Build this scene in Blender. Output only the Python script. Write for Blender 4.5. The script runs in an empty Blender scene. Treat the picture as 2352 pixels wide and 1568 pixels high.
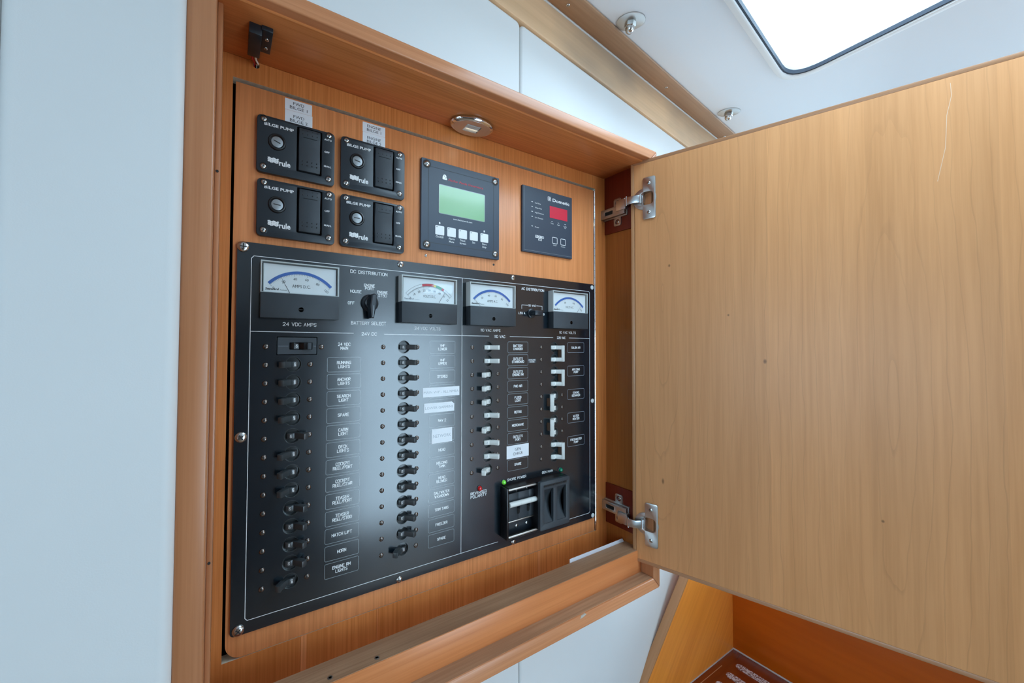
import bpy, bmesh, math, random
from math import sin, cos, pi, radians
from mathutils import Vector, Matrix
from mathutils.geometry import tessellate_polygon
random.seed(7)
SC = bpy.context.scene
COL = SC.collection

# ------------------------------------------------------------------ camera, world, light, exposure
cam_data = bpy.data.cameras.new('camera')
cam_data.sensor_fit = 'HORIZONTAL'; cam_data.sensor_width = 36.0
cam_data.lens = 892.83 * 36 / 2352
cam_data.shift_x = (1176 - 1054.72) / 2352
cam_data.shift_y = (767.61 - 784) / 2352
cam_data.clip_start = 0.01
cam = bpy.data.objects.new('camera', cam_data); COL.objects.link(cam)
R = Vector((0.8568, -0.5157, 0.0052)); W = Vector((0.5154, 0.8566, 0.0249)).normalized()
R = (R - W * R.dot(W)).normalized(); U = R.cross(W)
m = Matrix((R, U, -W)).transposed().to_4x4(); m.translation = Vector((-0.0088, -0.4491, 0.2906))
cam.matrix_world = m
SC.camera = cam

world = bpy.data.worlds.new('overcast_sky'); SC.world = world; world.use_nodes = True
bg = world.node_tree.nodes['Background']
bg.inputs['Color'].default_value = (0.67, 0.86, 1.0, 1)
bg.inputs['Strength'].default_value = 18.0
SC.view_settings.view_transform = 'Standard'; SC.view_settings.look = 'None'
SC.view_settings.exposure = -1.08; SC.view_settings.gamma = 1.0
SC.view_settings.use_curve_mapping = False
SC.cycles.use_denoising = True
SC.cycles.max_bounces = 14; SC.cycles.diffuse_bounces = 8; SC.cycles.transparent_max_bounces = 12
SC.cycles.caustics_reflective = False; SC.cycles.caustics_refractive = False
SC.cycles.sample_clamp_indirect = 4.0

def portal(name, loc, direction, sx, sy):
    l = bpy.data.lights.new(name, 'AREA'); l.shape = 'RECTANGLE'; l.size = sx; l.size_y = sy
    l.cycles.is_portal = True
    o = bpy.data.objects.new(name, l); COL.objects.link(o)
    o.location = loc; o.rotation_euler = Vector(direction).to_track_quat('-Z', 'Y').to_euler()
    return o

# ------------------------------------------------------------------ materials
MATS = {}
def base_mat(name):
    mt = bpy.data.materials.new(name); mt.use_nodes = True
    MATS[name] = mt
    return mt, mt.node_tree.nodes, mt.node_tree.links, mt.node_tree.nodes['Principled BSDF']

def plain(name, col, rough=0.5, metal=0.0, spec=0.5, noise=0.06, nscale=60, bump=0.0, bscale=300, coat=0.0, emit=0.0, rvar=0.0):
    mt, N, L, P = base_mat(name)
    P.inputs['Roughness'].default_value = rough; P.inputs['Metallic'].default_value = metal
    P.inputs['Specular IOR Level'].default_value = spec; P.inputs['Coat Weight'].default_value = coat
    P.inputs['Coat Roughness'].default_value = 0.08
    tc = N.new('ShaderNodeTexCoord'); nz = N.new('ShaderNodeTexNoise')
    nz.inputs['Scale'].default_value = nscale; nz.inputs['Detail'].default_value = 4
    L.new(tc.outputs['Object'], nz.inputs['Vector'])
    mx = N.new('ShaderNodeMix'); mx.data_type = 'RGBA'
    mx.inputs[6].default_value = (*[c * (1 - noise) for c in col], 1)
    mx.inputs[7].default_value = (*[min(1, c * (1 + noise)) for c in col], 1)
    L.new(nz.outputs['Fac'], mx.inputs[0]); L.new(mx.outputs[2], P.inputs['Base Color'])
    if rvar:
        mr = N.new('ShaderNodeMapRange'); mr.inputs[3].default_value = rough - rvar; mr.inputs[4].default_value = rough + rvar
        L.new(nz.outputs['Fac'], mr.inputs[0]); L.new(mr.outputs[0], P.inputs['Roughness'])
    if bump:
        b = N.new('ShaderNodeTexNoise'); b.inputs['Scale'].default_value = bscale
        L.new(tc.outputs['Object'], b.inputs['Vector'])
        bp = N.new('ShaderNodeBump'); bp.inputs['Strength'].default_value = bump; bp.inputs['Distance'].default_value = 0.001
        L.new(b.outputs['Fac'], bp.inputs['Height']); L.new(bp.outputs['Normal'], P.inputs['Normal'])
    if emit:
        P.inputs['Emission Color'].default_value = (*col, 1); P.inputs['Emission Strength'].default_value = emit
    return mt

def wood(name, light, dark, axis='z', fine=(420, 9), band=26, bandmix=0.35, rough=0.32, line=0.0, blot=0.25, blotcol=None, knots=(), coat=0.12, seed=0.0):
    """varnished wood; grain runs along the local axis given"""
    mt, N, L, P = base_mat(name)
    tc = N.new('ShaderNodeTexCoord')
    oi = N.new('ShaderNodeObjectInfo')
    off = N.new('ShaderNodeVectorMath'); off.operation = 'MULTIPLY_ADD'
    cmb = N.new('ShaderNodeCombineXYZ')
    for i in range(3): L.new(oi.outputs['Random'], cmb.inputs[i])
    off.inputs[1].default_value = (3.1, 2.3, 1.7)
    L.new(cmb.outputs[0], off.inputs[0]); L.new(tc.outputs['Object'], off.inputs[2])
    def mapped(across, along):
        mp = N.new('ShaderNodeMapping'); s = [across] * 3; s['xyz'.index(axis)] = along
        mp.inputs['Scale'].default_value = s; mp.inputs['Location'].default_value = (seed, seed * 1.7, seed * .6)
        L.new(off.outputs[0], mp.inputs['Vector']); return mp
    def ramp(src, stops):
        r = N.new('ShaderNodeValToRGB')
        while len(r.color_ramp.elements) < len(stops): r.color_ramp.elements.new(0.5)
        for e, (p, c) in zip(r.color_ramp.elements, stops): e.position = p; e.color = (*c, 1)
        L.new(src, r.inputs[0]); return r
    def mix(fac, a, b, mode='MIX'):
        x = N.new('ShaderNodeMix'); x.data_type = 'RGBA'; x.blend_type = mode
        if isinstance(fac, float): x.inputs[0].default_value = fac
        else: L.new(fac, x.inputs[0])
        for sck, v in ((x.inputs[6], a), (x.inputs[7], b)):
            if isinstance(v, tuple): sck.default_value = (*v, 1)
            else: L.new(v, sck)
        return x.outputs[2]
    n1 = N.new('ShaderNodeTexNoise'); n1.inputs['Scale'].default_value = 1; n1.inputs['Detail'].default_value = 3; n1.inputs['Roughness'].default_value = .6
    L.new(mapped(*fine).outputs[0], n1.inputs['Vector'])
    n2 = N.new('ShaderNodeTexNoise'); n2.inputs['Scale'].default_value = 1; n2.inputs['Detail'].default_value = 5; n2.inputs['Distortion'].default_value = .6
    L.new(mapped(band, 1.1).outputs[0], n2.inputs['Vector'])
    c1 = ramp(n1.outputs['Fac'], [(0.33, dark), (0.62, light)])
    mid = tuple((a * .55 + b * .45) for a, b in zip(light, dark))
    c2 = ramp(n2.outputs['Fac'], [(0.34, mid), (0.5, light), (0.68, tuple(min(1, x * 1.12) for x in light))])
    col = mix(1 - bandmix, c2.outputs[0], c1.outputs[0])
    if line:
        # flat-sawn figure: growth rings cut as long nested ovals about two heartwood centres
        sp_ = N.new('ShaderNodeSeparateXYZ'); L.new(tc.outputs['Object'], sp_.inputs[0])
        wob = N.new('ShaderNodeTexNoise'); wob.inputs['Scale'].default_value = 1; wob.inputs['Detail'].default_value = 3
        L.new(mapped(34, 7).outputs[0], wob.inputs['Vector'])
        def M(op, a_, b_=None):
            n_ = N.new('ShaderNodeMath'); n_.operation = op
            for i_, q_ in enumerate((a_, b_)):
                if q_ is None: continue
                if isinstance(q_, (int, float)): n_.inputs[i_].default_value = q_
                else: L.new(q_, n_.inputs[i_])
            return n_.outputs[0]
        ds_ = []
        for cx_, cz_, ax_, az_ in ((.283, .22, .050, .62), (.046, .36, .040, .42), (.52, .1, .05, .9)):
            ex = M('DIVIDE', M('SUBTRACT', sp_.outputs['X'], cx_), ax_); ez = M('DIVIDE', M('SUBTRACT', sp_.outputs['Z'], cz_), az_)
            ds_.append(M('SQRT', M('ADD', M('MULTIPLY', ex, ex), M('MULTIPLY', ez, ez))))
        dm = M('MINIMUM', M('MINIMUM', ds_[0], ds_[1]), ds_[2])
        fr_ = M('FRACT', M('ADD', M('MULTIPLY', dm, 4.2), M('MULTIPLY', wob.outputs['Fac'], 1.3)))
        class wv: outputs = {'Fac': fr_}
        lr = ramp(wv.outputs['Fac'], [(0.0, (1, 1, 1)), (0.03, (.9, .9, .9)), (0.09, (0, 0, 0))])
        g = N.new('ShaderNodeMath'); g.operation = 'MULTIPLY'; L.new(lr.outputs[0], g.inputs[0])
        n4 = N.new('ShaderNodeTexNoise'); n4.inputs['Scale'].default_value = 1; L.new(mapped(14, 3).outputs[0], n4.inputs['Vector'])
        r4 = ramp(n4.outputs['Fac'], [(0.3, (line * .35,) * 3), (0.6, (line, line, line))]); L.new(r4.outputs[0], g.inputs[1])
        col = mix(g.outputs[0], col, tuple(x * .55 for x in dark))
    n3 = N.new('ShaderNodeTexNoise'); n3.inputs['Scale'].default_value = 1; n3.inputs['Detail'].default_value = 3
    L.new(mapped(9, 4).outputs[0], n3.inputs['Vector'])
    b3 = ramp(n3.outputs['Fac'], [(0.42, (0, 0, 0)), (0.7, (blot, blot, blot))])
    col = mix(b3.outputs[0], col, blotcol or tuple(x * .62 for x in light))
    if line:
        sx = N.new('ShaderNodeSeparateXYZ'); L.new(tc.outputs['Object'], sx.inputs[0])
        st = N.new('ShaderNodeValToRGB'); st.color_ramp.interpolation = 'CONSTANT'
        mr = N.new('ShaderNodeMath'); mr.operation = 'DIVIDE'; mr.inputs[1].default_value = .58; L.new(sx.outputs['X'], mr.inputs[0])
        stops = [(0, .97), (.30, 1.06), (.455, 1.0), (.62, 1.07), (.80, .96)]
        while len(st.color_ramp.elements) < len(stops): st.color_ramp.elements.new(.5)
        for e, (p, c) in zip(st.color_ramp.elements, stops): e.position = p; e.color = (c * .9, c * .9, c * .88, 1)
        L.new(mr.outputs[0], st.inputs[0]); col = mix(1.0, col, st.outputs[0], 'MULTIPLY')
    for (kx, kz, rx, rz) in knots:
        sb = N.new('ShaderNodeVectorMath'); sb.operation = 'SUBTRACT'; sb.inputs[1].default_value = (kx, 0, kz)
        L.new(tc.outputs['Object'], sb.inputs[0])
        ml = N.new('ShaderNodeVectorMath'); ml.operation = 'MULTIPLY'; ml.inputs[1].default_value = (1 / rx, 0, 1 / rz)
        L.new(sb.outputs[0], ml.inputs[0])
        ln = N.new('ShaderNodeVectorMath'); ln.operation = 'LENGTH'; L.new(ml.outputs[0], ln.inputs[0])
        kr = ramp(ln.outputs['Value'], [(0.3, (.85, .85, .85)), (1.0, (0, 0, 0))])
        col = mix(kr.outputs[0], col, tuple(x * .3 for x in dark))
    L.new(col, P.inputs['Base Color'])
    P.inputs['Roughness'].default_value = rough; P.inputs['Specular IOR Level'].default_value = .35
    P.inputs['Coat Weight'].default_value = coat * .5; P.inputs['Coat Roughness'].default_value = .22
    bp = N.new('ShaderNodeBump'); bp.inputs['Strength'].default_value = .06; bp.inputs['Distance'].default_value = .0004
    L.new(n1.outputs['Fac'], bp.inputs['Height']); L.new(bp.outputs['Normal'], P.inputs['Normal'])
    return mt

def pane_mat(name, tint, gloss=0.08, rough=0.02):
    mt = bpy.data.materials.new(name); mt.use_nodes = True; MATS[name] = mt
    N = mt.node_tree.nodes; L = mt.node_tree.links; N.clear()
    out = N.new('ShaderNodeOutputMaterial'); t = N.new('ShaderNodeBsdfTransparent'); t.inputs[0].default_value = (*tint, 1)
    g = N.new('ShaderNodeBsdfGlossy'); g.inputs['Roughness'].default_value = rough
    fr = N.new('ShaderNodeLayerWeight'); fr.inputs['Blend'].default_value = .5
    pw = N.new('ShaderNodeMath'); pw.operation = 'POWER'; pw.inputs[1].default_value = 4.0; L.new(fr.outputs['Facing'], pw.inputs[0])
    mx = N.new('ShaderNodeMixShader')
    ml = N.new('ShaderNodeMath'); ml.operation = 'MULTIPLY_ADD'; ml.inputs[1].default_value = .5; ml.inputs[2].default_value = gloss * .5
    L.new(pw.outputs[0], ml.inputs[0]); L.new(ml.outputs[0], mx.inputs[0]); L.new(t.outputs[0], mx.inputs[1]); L.new(g.outputs[0], mx.inputs[2])
    L.new(mx.outputs[0], out.inputs[0])
    return mt

# setting
plain('vinyl_white', (0.75, 0.765, 0.755), .55, noise=.02, nscale=9, bump=.05, bscale=900)
plain('gelcoat_white', (0.76, 0.80, 0.84), .22, noise=.015, nscale=5)
plain('liner_white', (0.82, 0.84, 0.84), .5, noise=.02)
plain('seal_black', (0.02, 0.03, 0.05), .6)
plain('sealant', (0.42, 0.42, 0.43), .6, noise=.3, nscale=120)
plain('post_brown', (0.07, 0.035, 0.02), .5)
pane_mat('acrylic_pane', (0.93, 0.97, 1.0))
pane_mat('clear_case', (0.97, 0.98, 0.98), gloss=.06, rough=.03)
# wood
OR_L, OR_D = (0.43, 0.165, 0.052), (0.28, 0.088, 0.022)
wood('board_wood', (0.78, 0.30, 0.112), (0.56, 0.185, 0.056), 'z', blot=.35, blotcol=(0.60, 0.215, 0.068), bandmix=.35)
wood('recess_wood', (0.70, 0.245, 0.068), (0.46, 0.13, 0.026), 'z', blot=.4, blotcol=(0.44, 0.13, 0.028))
wood('soffit_wood', (0.70, 0.26, 0.084), (0.50, 0.155, 0.038), 'x', fine=(420, 7), blot=.3)
wood('rail_wood_x', (0.64, 0.27, 0.120), (0.50, 0.18, 0.070), 'x', fine=(300, 5), band=60, rough=.28, coat=.5)
wood('rail_wood_z', (0.52, 0.22, 0.098), (0.40, 0.15, 0.060), 'z', fine=(220, 4), band=60, rough=.28, coat=.5)
wood('sill_wood', (0.70, 0.25, 0.085), (0.54, 0.155, 0.042), 'x', fine=(260, 5), band=90, bandmix=.55, rough=.3, line=.0)
wood('ledge_wood', (0.48, 0.285, 0.165), (0.28, 0.145, 0.075), 'x', fine=(300, 6), band=70, blot=.7, blotcol=(0.24, 0.11, 0.055), rough=.5, coat=0)
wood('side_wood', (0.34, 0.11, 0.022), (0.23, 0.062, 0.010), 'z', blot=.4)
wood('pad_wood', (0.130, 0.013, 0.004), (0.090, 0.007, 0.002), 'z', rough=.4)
wood('door_wood', (0.80, 0.375, 0.155), (0.65, 0.285, 0.105), 'z', fine=(260, 7), band=22, bandmix=.5, line=.24, blot=.25, blotcol=(0.60, 0.27, 0.105), rough=.36, coat=.05,
     knots=[(.045, .083, .0022, .0055), (.1696, .2696, .0025, .004), (.130, .333, .0016, .002), (.056, .412, .002, .003), (.2735, .091, .0018, .0022)])
wood('lipping_wood_x', (0.468, 0.231, 0.116), (0.385, 0.178, 0.079), 'x', fine=(300, 6), rough=.3)
wood('lipping_wood_z', (0.489, 0.246, 0.116), (0.416, 0.197, 0.083), 'z', fine=(300, 6), rough=.3)
wood('fascia_wood', (0.74, 0.48, 0.28), (0.58, 0.36, 0.20), 'x', fine=(160, 4), band=34, bandmix=.6, blot=.75, blotcol=(0.30, 0.235, 0.18), rough=.4, coat=.05)
wood('batten_wood', (0.40, 0.225, 0.120), (0.31, 0.16, 0.080), 'x', fine=(180, 4), band=40, blot=.3, rough=.4, coat=.05)
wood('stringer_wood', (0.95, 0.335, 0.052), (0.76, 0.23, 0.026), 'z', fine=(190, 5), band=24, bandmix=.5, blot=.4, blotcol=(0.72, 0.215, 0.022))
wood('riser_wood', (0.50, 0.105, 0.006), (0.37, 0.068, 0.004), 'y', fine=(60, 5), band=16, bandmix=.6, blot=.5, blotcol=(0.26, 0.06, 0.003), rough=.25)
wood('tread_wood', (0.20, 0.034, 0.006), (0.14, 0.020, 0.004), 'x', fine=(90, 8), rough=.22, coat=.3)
wood('far_wood', (0.10, 0.05, 0.025), (0.07, 0.03, 0.015), 'z', rough=.5)
wood('locker_wood', (0.420, 0.184, 0.130), (0.340, 0.138, 0.086), 'x', rough=.4)
wood('floor_wood', (0.34, 0.23, 0.15), (0.27, 0.17, 0.10), 'x', fine=(120, 3), band=12)
plain('plywood_edge', (0.62, 0.56, 0.44), .8, noise=.35, nscale=260)
plain('chip_pale', (0.5, 0.45, 0.38), .8, noise=.3, nscale=400)
plain('scratch_pale', (0.80, 0.55, 0.36), .6)
plain('cavity_black', (0.006, 0.005, 0.004), .9)
# metal and plastic
plain('chrome', (0.72, 0.73, 0.74), .1, 1.0, noise=.02)
plain('nickel', (0.60, 0.60, 0.59), .32, 1.0, noise=.04)
plain('nickel_dark', (0.40, 0.36, 0.32), .38, 1.0, noise=.05)
plain('zinc', (0.62, 0.66, 0.68), .25, 1.0, noise=.12, nscale=300)
plain('steel', (0.60, 0.59, 0.57), .22, 1.0, noise=.08, nscale=200)
plain('steel_rusty', (0.20, 0.165, 0.145), .27, 1.0, noise=.55, nscale=420)
plain('aluminium_edge', (0.66, 0.70, 0.70), .3, 1.0)
plain('cross_dark', (0.02, 0.018, 0.016), .5)
plain('panel_black', (0.004, 0.010, 0.016), .18, noise=.25, nscale=14, spec=1.0, rvar=.02)
plain('plastic_black', (0.015, 0.021, 0.028), .30, spec=.5, noise=.2, nscale=40)
plain('plastic_matt', (0.034, 0.042, 0.050), .5, spec=.45, noise=.15, nscale=80, bump=.05, bscale=2500)
plain('plastic_deep', (0.006, 0.006, 0.007), .3)
plain('membrane_blue', (0.028, 0.044, 0.070), .38, noise=.06, nscale=40)
plain('toggle_white', (0.78, 0.80, 0.76), .35, noise=.03)
plain('toggle_black', (0.040, 0.048, 0.052), .36, noise=.15, spec=.7)
plain('breaker_face', (0.035, 0.04, 0.042), .2, noise=.2)
plain('print_white', (0.86, 0.88, 0.88), .2, noise=.02, spec=.85)
plain('print_dim', (0.30, 0.34, 0.36), .2, spec=.85, noise=.25, nscale=30)
plain('print_grey', (0.33, 0.36, 0.40), .22, spec=.85, noise=.1)
plain('print_black', (0.015, 0.017, 0.02), .5)
plain('print_red', (0.62, 0.035, 0.055), .5)
plain('print_green', (0.03, 0.32, 0.16), .5)
plain('print_yellow', (0.78, 0.62, 0.05), .5)
plain('print_blue', (0.035, 0.13, 0.46), .45, noise=.03)
plain('sticker_white', (0.82, 0.85, 0.88), .4, noise=.015)
plain('paper_white', (0.82, 0.85, 0.92), .5, noise=.02)
plain('case_rim', (0.62, 0.65, 0.64), .2, noise=.05)
plain('barrel_grey', (0.34, 0.36, 0.37), .4, .6, noise=.1, nscale=600)
plain('dial_white', (0.84, 0.87, 0.88), .5, noise=.01)
plain('lcd_green', (0.30, 0.56, 0.30), .12, noise=.05, nscale=14, coat=.4)
plain('display_red', (0.66, 0.025, 0.06), .25, noise=.02)
plain('wire_red', (0.55, 0.01, 0.02), .4); plain('wire_white', (0.8, 0.78, 0.74), .4); plain('wire_black', (0.012, 0.012, 0.013), .4)
plain('led_green', (0.18, 0.75, 0.06), .15, emit=.35); plain('led_red', (0.55, 0.01, 0.012), .12); plain('led_dark_green', (0.0, 0.20, 0.10), .12)
plain('lamp_glow', (0.5, 0.52, 0.52), .4, emit=.05)
def grip_mat():
    mt, N, L, P = base_mat('grip_worn'); tc = N.new('ShaderNodeTexCoord'); nz = N.new('ShaderNodeTexNoise')
    nz.inputs['Scale'].default_value = 420; nz.inputs['Detail'].default_value = 3; L.new(tc.outputs['Object'], nz.inputs['Vector'])
    r = N.new('ShaderNodeValToRGB'); r.color_ramp.elements[0].position = .42; r.color_ramp.elements[1].position = .56
    r.color_ramp.elements[0].color = (.16, .05, .03, 1); r.color_ramp.elements[1].color = (.62, .58, .62, 1)
    L.new(nz.outputs['Fac'], r.inputs[0]); L.new(r.outputs[0], P.inputs['Base Color']); P.inputs['Roughness'].default_value = .8
grip_mat()

# ------------------------------------------------------------------ mesh helpers
class MB:
    def __init__(s): s.v = []; s.f = []; s.m = []
    def add(s, vs, fs, mat=0):
        o = len(s.v); s.v += [tuple(v) for v in vs]
        for f in fs: s.f.append([i + o for i in f]); s.m.append(mat)
        return s
    def box(s, x0, x1, y0, y1, z0, z1, mat=0):
        v = [(x, y, z) for x in (x0, x1) for y in (y0, y1) for z in (z0, z1)]
        return s.add(v, [(0, 1, 3, 2), (4, 6, 7, 5), (0, 4, 5, 1), (2, 3, 7, 6), (0, 2, 6, 4), (1, 5, 7, 3)], mat)
    def prism(s, out, y0, y1, mat=0, side=None, frame=None):
        """outline of (x, z) points extruded along y"""
        n = len(out); fr = frame or (lambda a, b, c: (a, b, c))
        v = [fr(x, y0, z) for x, z in out] + [fr(x, y1, z) for x, z in out]
        o = len(s.v)
        s.add(v, [list(range(n)), list(range(2 * n - 1, n - 1, -1))], mat)
        s.f += [[o + i, o + (i + 1) % n, o + n + (i + 1) % n, o + n + i] for i in range(n)]; s.m += [mat if side is None else side] * n
        return s
    def plate(s, out, yf, yb, ch=0.0, mat=0, side=None):
        """rounded plate facing -y with a chamfered front edge"""
        if not ch: return s.prism(out, yf, yb, mat, side)
        n = len(out); inn = inset(out, ch)
        v = [(x, yf, z) for x, z in inn] + [(x, yf + ch, z) for x, z in out] + [(x, yb, z) for x, z in out]
        o = len(s.v); s.add(v, [list(range(n)), list(range(3 * n - 1, 2 * n - 1, -1))], mat)
        for k in (0, n):
            for i in range(n):
                j = (i + 1) % n; s.f.append([o + k + i, o + k + j, o + k + n + j, o + k + n + i]); s.m.append(mat if side is None else side)
        return s
    def holed(s, out, holes, y0, y1, mat=0, holemat=None, frame=None):
        """plate with real holes, outline and holes in (x, z)"""
        fr = frame or (lambda a, b, c: (a, b, c))
        loops = [out] + holes; flat = [p for l in loops for p in l]
        tri = tessellate_polygon([[Vector((x, z, 0)) for x, z in l] for l in loops])
        n = len(flat); o = len(s.v)
        s.add([fr(x, y0, z) for x, z in flat] + [fr(x, y1, z) for x, z in flat],
              [t for t in tri] + [(t[2] + n, t[1] + n, t[0] + n) for t in tri], mat)
        k = 0
        for li, l in enumerate(loops):
            c = len(l)
            for i in range(c):
                s.f.append([o + k + i, o + k + (i + 1) % c, o + n + k + (i + 1) % c, o + n + k + i])
                s.m.append(mat if (li == 0 or holemat is None) else holemat)
            k += c
        return s
    def lathe(s, prof, org=(0, 0, 0), axis=(0, -1, 0), n=20, mat=0, caps=True, sx=1.0):
        a = Vector(axis).normalized(); u = a.orthogonal().normalized(); w = a.cross(u); O = Vector(org)
        if abs(a.y) > .99: u = Vector((1, 0, 0)); w = a.cross(u)
        if abs(a.z) > .99: u = Vector((1, 0, 0)); w = a.cross(u)
        v = []; f = []
        for r, h in prof:
            for i in range(n):
                t = 2 * pi * i / n; v.append(O + a * h + u * (r * cos(t) * sx) + w * (r * sin(t)))
        for k in range(len(prof) - 1):
            for i in range(n):
                j = (i + 1) % n; f.append((k * n + i, k * n + j, (k + 1) * n + j, (k + 1) * n + i))
        if caps: f.append(list(range(n))[::-1]); f.append([(len(prof) - 1) * n + i for i in range(n)])
        return s.add(v, f, mat)
    def tube(s, pts, r, n=8, mat=0):
        P = [Vector(p) for p in pts]; v = []; f = []; up = Vector((0, 0, 1)); prev = None
        for i, p in enumerate(P):
            d = (P[min(i + 1, len(P) - 1)] - P[max(i - 1, 0)]).normalized()
            if prev is None: a = d.orthogonal().normalized()
            else: a = (prev - d * prev.dot(d)).normalized()
            prev = a; b = d.cross(a)
            for k in range(n):
                t = 2 * pi * k / n; v.append(p + a * (r * cos(t)) + b * (r * sin(t)))
        for i in range(len(P) - 1):
            for k in range(n):
                j = (k + 1) % n; f.append((i * n + k, i * n + j, (i + 1) * n + j, (i + 1) * n + k))
        f.append(list(range(n))[::-1]); f.append([(len(P) - 1) * n + k for k in range(n)])
        return s.add(v, f, mat)
    def ribbon(s, pts, w, y=0.0, mat=0, closed=False, caps=True):
        """flat printed line in the (x, z) plane facing -y"""
        P = [Vector(p) for p in pts]
        if closed: P = P + [P[0]]
        s.k = getattr(s, 'k', 0)
        for i in range(len(P) - 1):
            s.k = (s.k + 1) % 160; yy = y - s.k * 8e-7
            a, b = P[i], P[i + 1]; d = (b - a)
            if d.length < 1e-9: continue
            d.normalize(); n = Vector((-d.y, d.x)) * (w / 2)
            s.add([(q.x, yy, q.y) for q in (a - n, b - n, b + n, a + n)], [(0, 1, 2, 3)], mat)
        if caps:
            for q in P:
                s.k = (s.k + 1) % 160; yy = y - s.k * 8e-7
                s.add([(q.x + w / 2 * cos(2 * pi * k / 6), yy, q.y + w / 2 * sin(2 * pi * k / 6)) for k in range(6)], [tuple(range(6))], mat)
        return s
    def xf(s, mtx):
        s.v = [tuple(mtx @ Vector(v)) for v in s.v]; return s

def inset(out, d):
    n = len(out); res = []
    area = sum(out[i][0] * out[(i + 1) % n][1] - out[(i + 1) % n][0] * out[i][1] for i in range(n))
    sg = 1 if area > 0 else -1
    for i in range(n):
        p0, p1, p2 = (Vector(out[i - 1]), Vector(out[i]), Vector(out[(i + 1) % n]))
        d1 = (p1 - p0).normalized(); d2 = (p2 - p1).normalized()
        n1 = Vector((-d1.y, d1.x)) * sg; n2 = Vector((-d2.y, d2.x)) * sg
        b = (n1 + n2); b = b / max(b.length_squared / 2, .5) if b.length > 1e-6 else n1
        res.append(tuple(p1 + b * d))
    return res

def rrect(x0, z0, x1, z1, r=0.003, n=4):
    r = max(1e-5, min(r, (x1 - x0) / 2 - 1e-5, (z1 - z0) / 2 - 1e-5)); o = []
    for cx, cz, a0 in ((x1 - r, z0 + r, -90), (x1 - r, z1 - r, 0), (x0 + r, z1 - r, 90), (x0 + r, z0 + r, 180)):
        for k in range(n + 1):
            a = radians(a0 + 90 * k / n); o.append((cx + r * cos(a), cz + r * sin(a)))
    return o
def circ(x, z, r, n=24): return [(x + r * cos(2 * pi * i / n), z + r * sin(2 * pi * i / n)) for i in range(n)]
def round_poly(P, r, n=5):
    o = []; c = len(P)
    for i in range(c):
        a, b, d = Vector(P[i - 1]), Vector(P[i]), Vector(P[(i + 1) % c])
        u = (a - b).normalized(); w = (d - b).normalized(); half = u.angle(w) / 2
        t = min(r / math.tan(half), (a - b).length / 2, (d - b).length / 2)
        p, q = b + u * t, b + w * t
        for k in range(n + 1):
            s = k / n; o.append(tuple(p * (1 - s) ** 2 + b * 2 * s * (1 - s) + q * s ** 2))
    return o

def mesh_of(name, mb, mats, bevel=0.0, smooth=True, seg=2):
    me = bpy.data.meshes.new(name); me.from_pydata(mb.v, [], mb.f)
    for mt in (mats if isinstance(mats, (list, tuple)) else [mats]): me.materials.append(MATS[mt])
    me.polygons.foreach_set('material_index', mb.m)
    bm = bmesh.new(); bm.from_mesh(me); bmesh.ops.recalc_face_normals(bm, faces=bm.faces)
    if bevel:
        bmesh.ops.remove_doubles(bm, verts=bm.verts, dist=1e-6)
        ed = [e for e in bm.edges if len(e.link_faces) == 2 and e.calc_face_angle(0) > .5]
        bmesh.ops.bevel(bm, geom=ed, offset=bevel, segments=seg, affect='EDGES', profile=.5, clamp_overlap=True)
    bm.to_mesh(me); bm.free()
    if smooth:
        me.polygons.foreach_set('use_smooth', [True] * len(me.polygons)); me.set_sharp_from_angle(angle=radians(35))
    me.update()
    return me
def link(name, me, parent=None, loc=None, rot=None):
    o = bpy.data.objects.new(name, me); COL.objects.link(o)
    if parent is not None: o.parent = parent
    if loc is not None: o.location = loc
    if rot is not None: o.rotation_euler = rot
    return o
def obj(name, mb, mats, parent=None, loc=None, rot=None, bevel=0.0, smooth=True, seg=2):
    return link(name, mesh_of(name, mb, mats, bevel, smooth, seg), parent, loc, rot)
def empty(name, loc=(0, 0, 0), parent=None, rot=None):
    o = bpy.data.objects.new(name, None); COL.objects.link(o); o.location = loc; o.empty_display_size = .02
    if parent is not None: o.parent = parent
    if rot is not None: o.rotation_euler = rot
    return o
def tag(o, label, cat, group=None):
    o['label'] = label; o['category'] = cat
    if group: o['group'] = group
    return o
def structure(o): o['kind'] = 'structure'; return o

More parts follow.
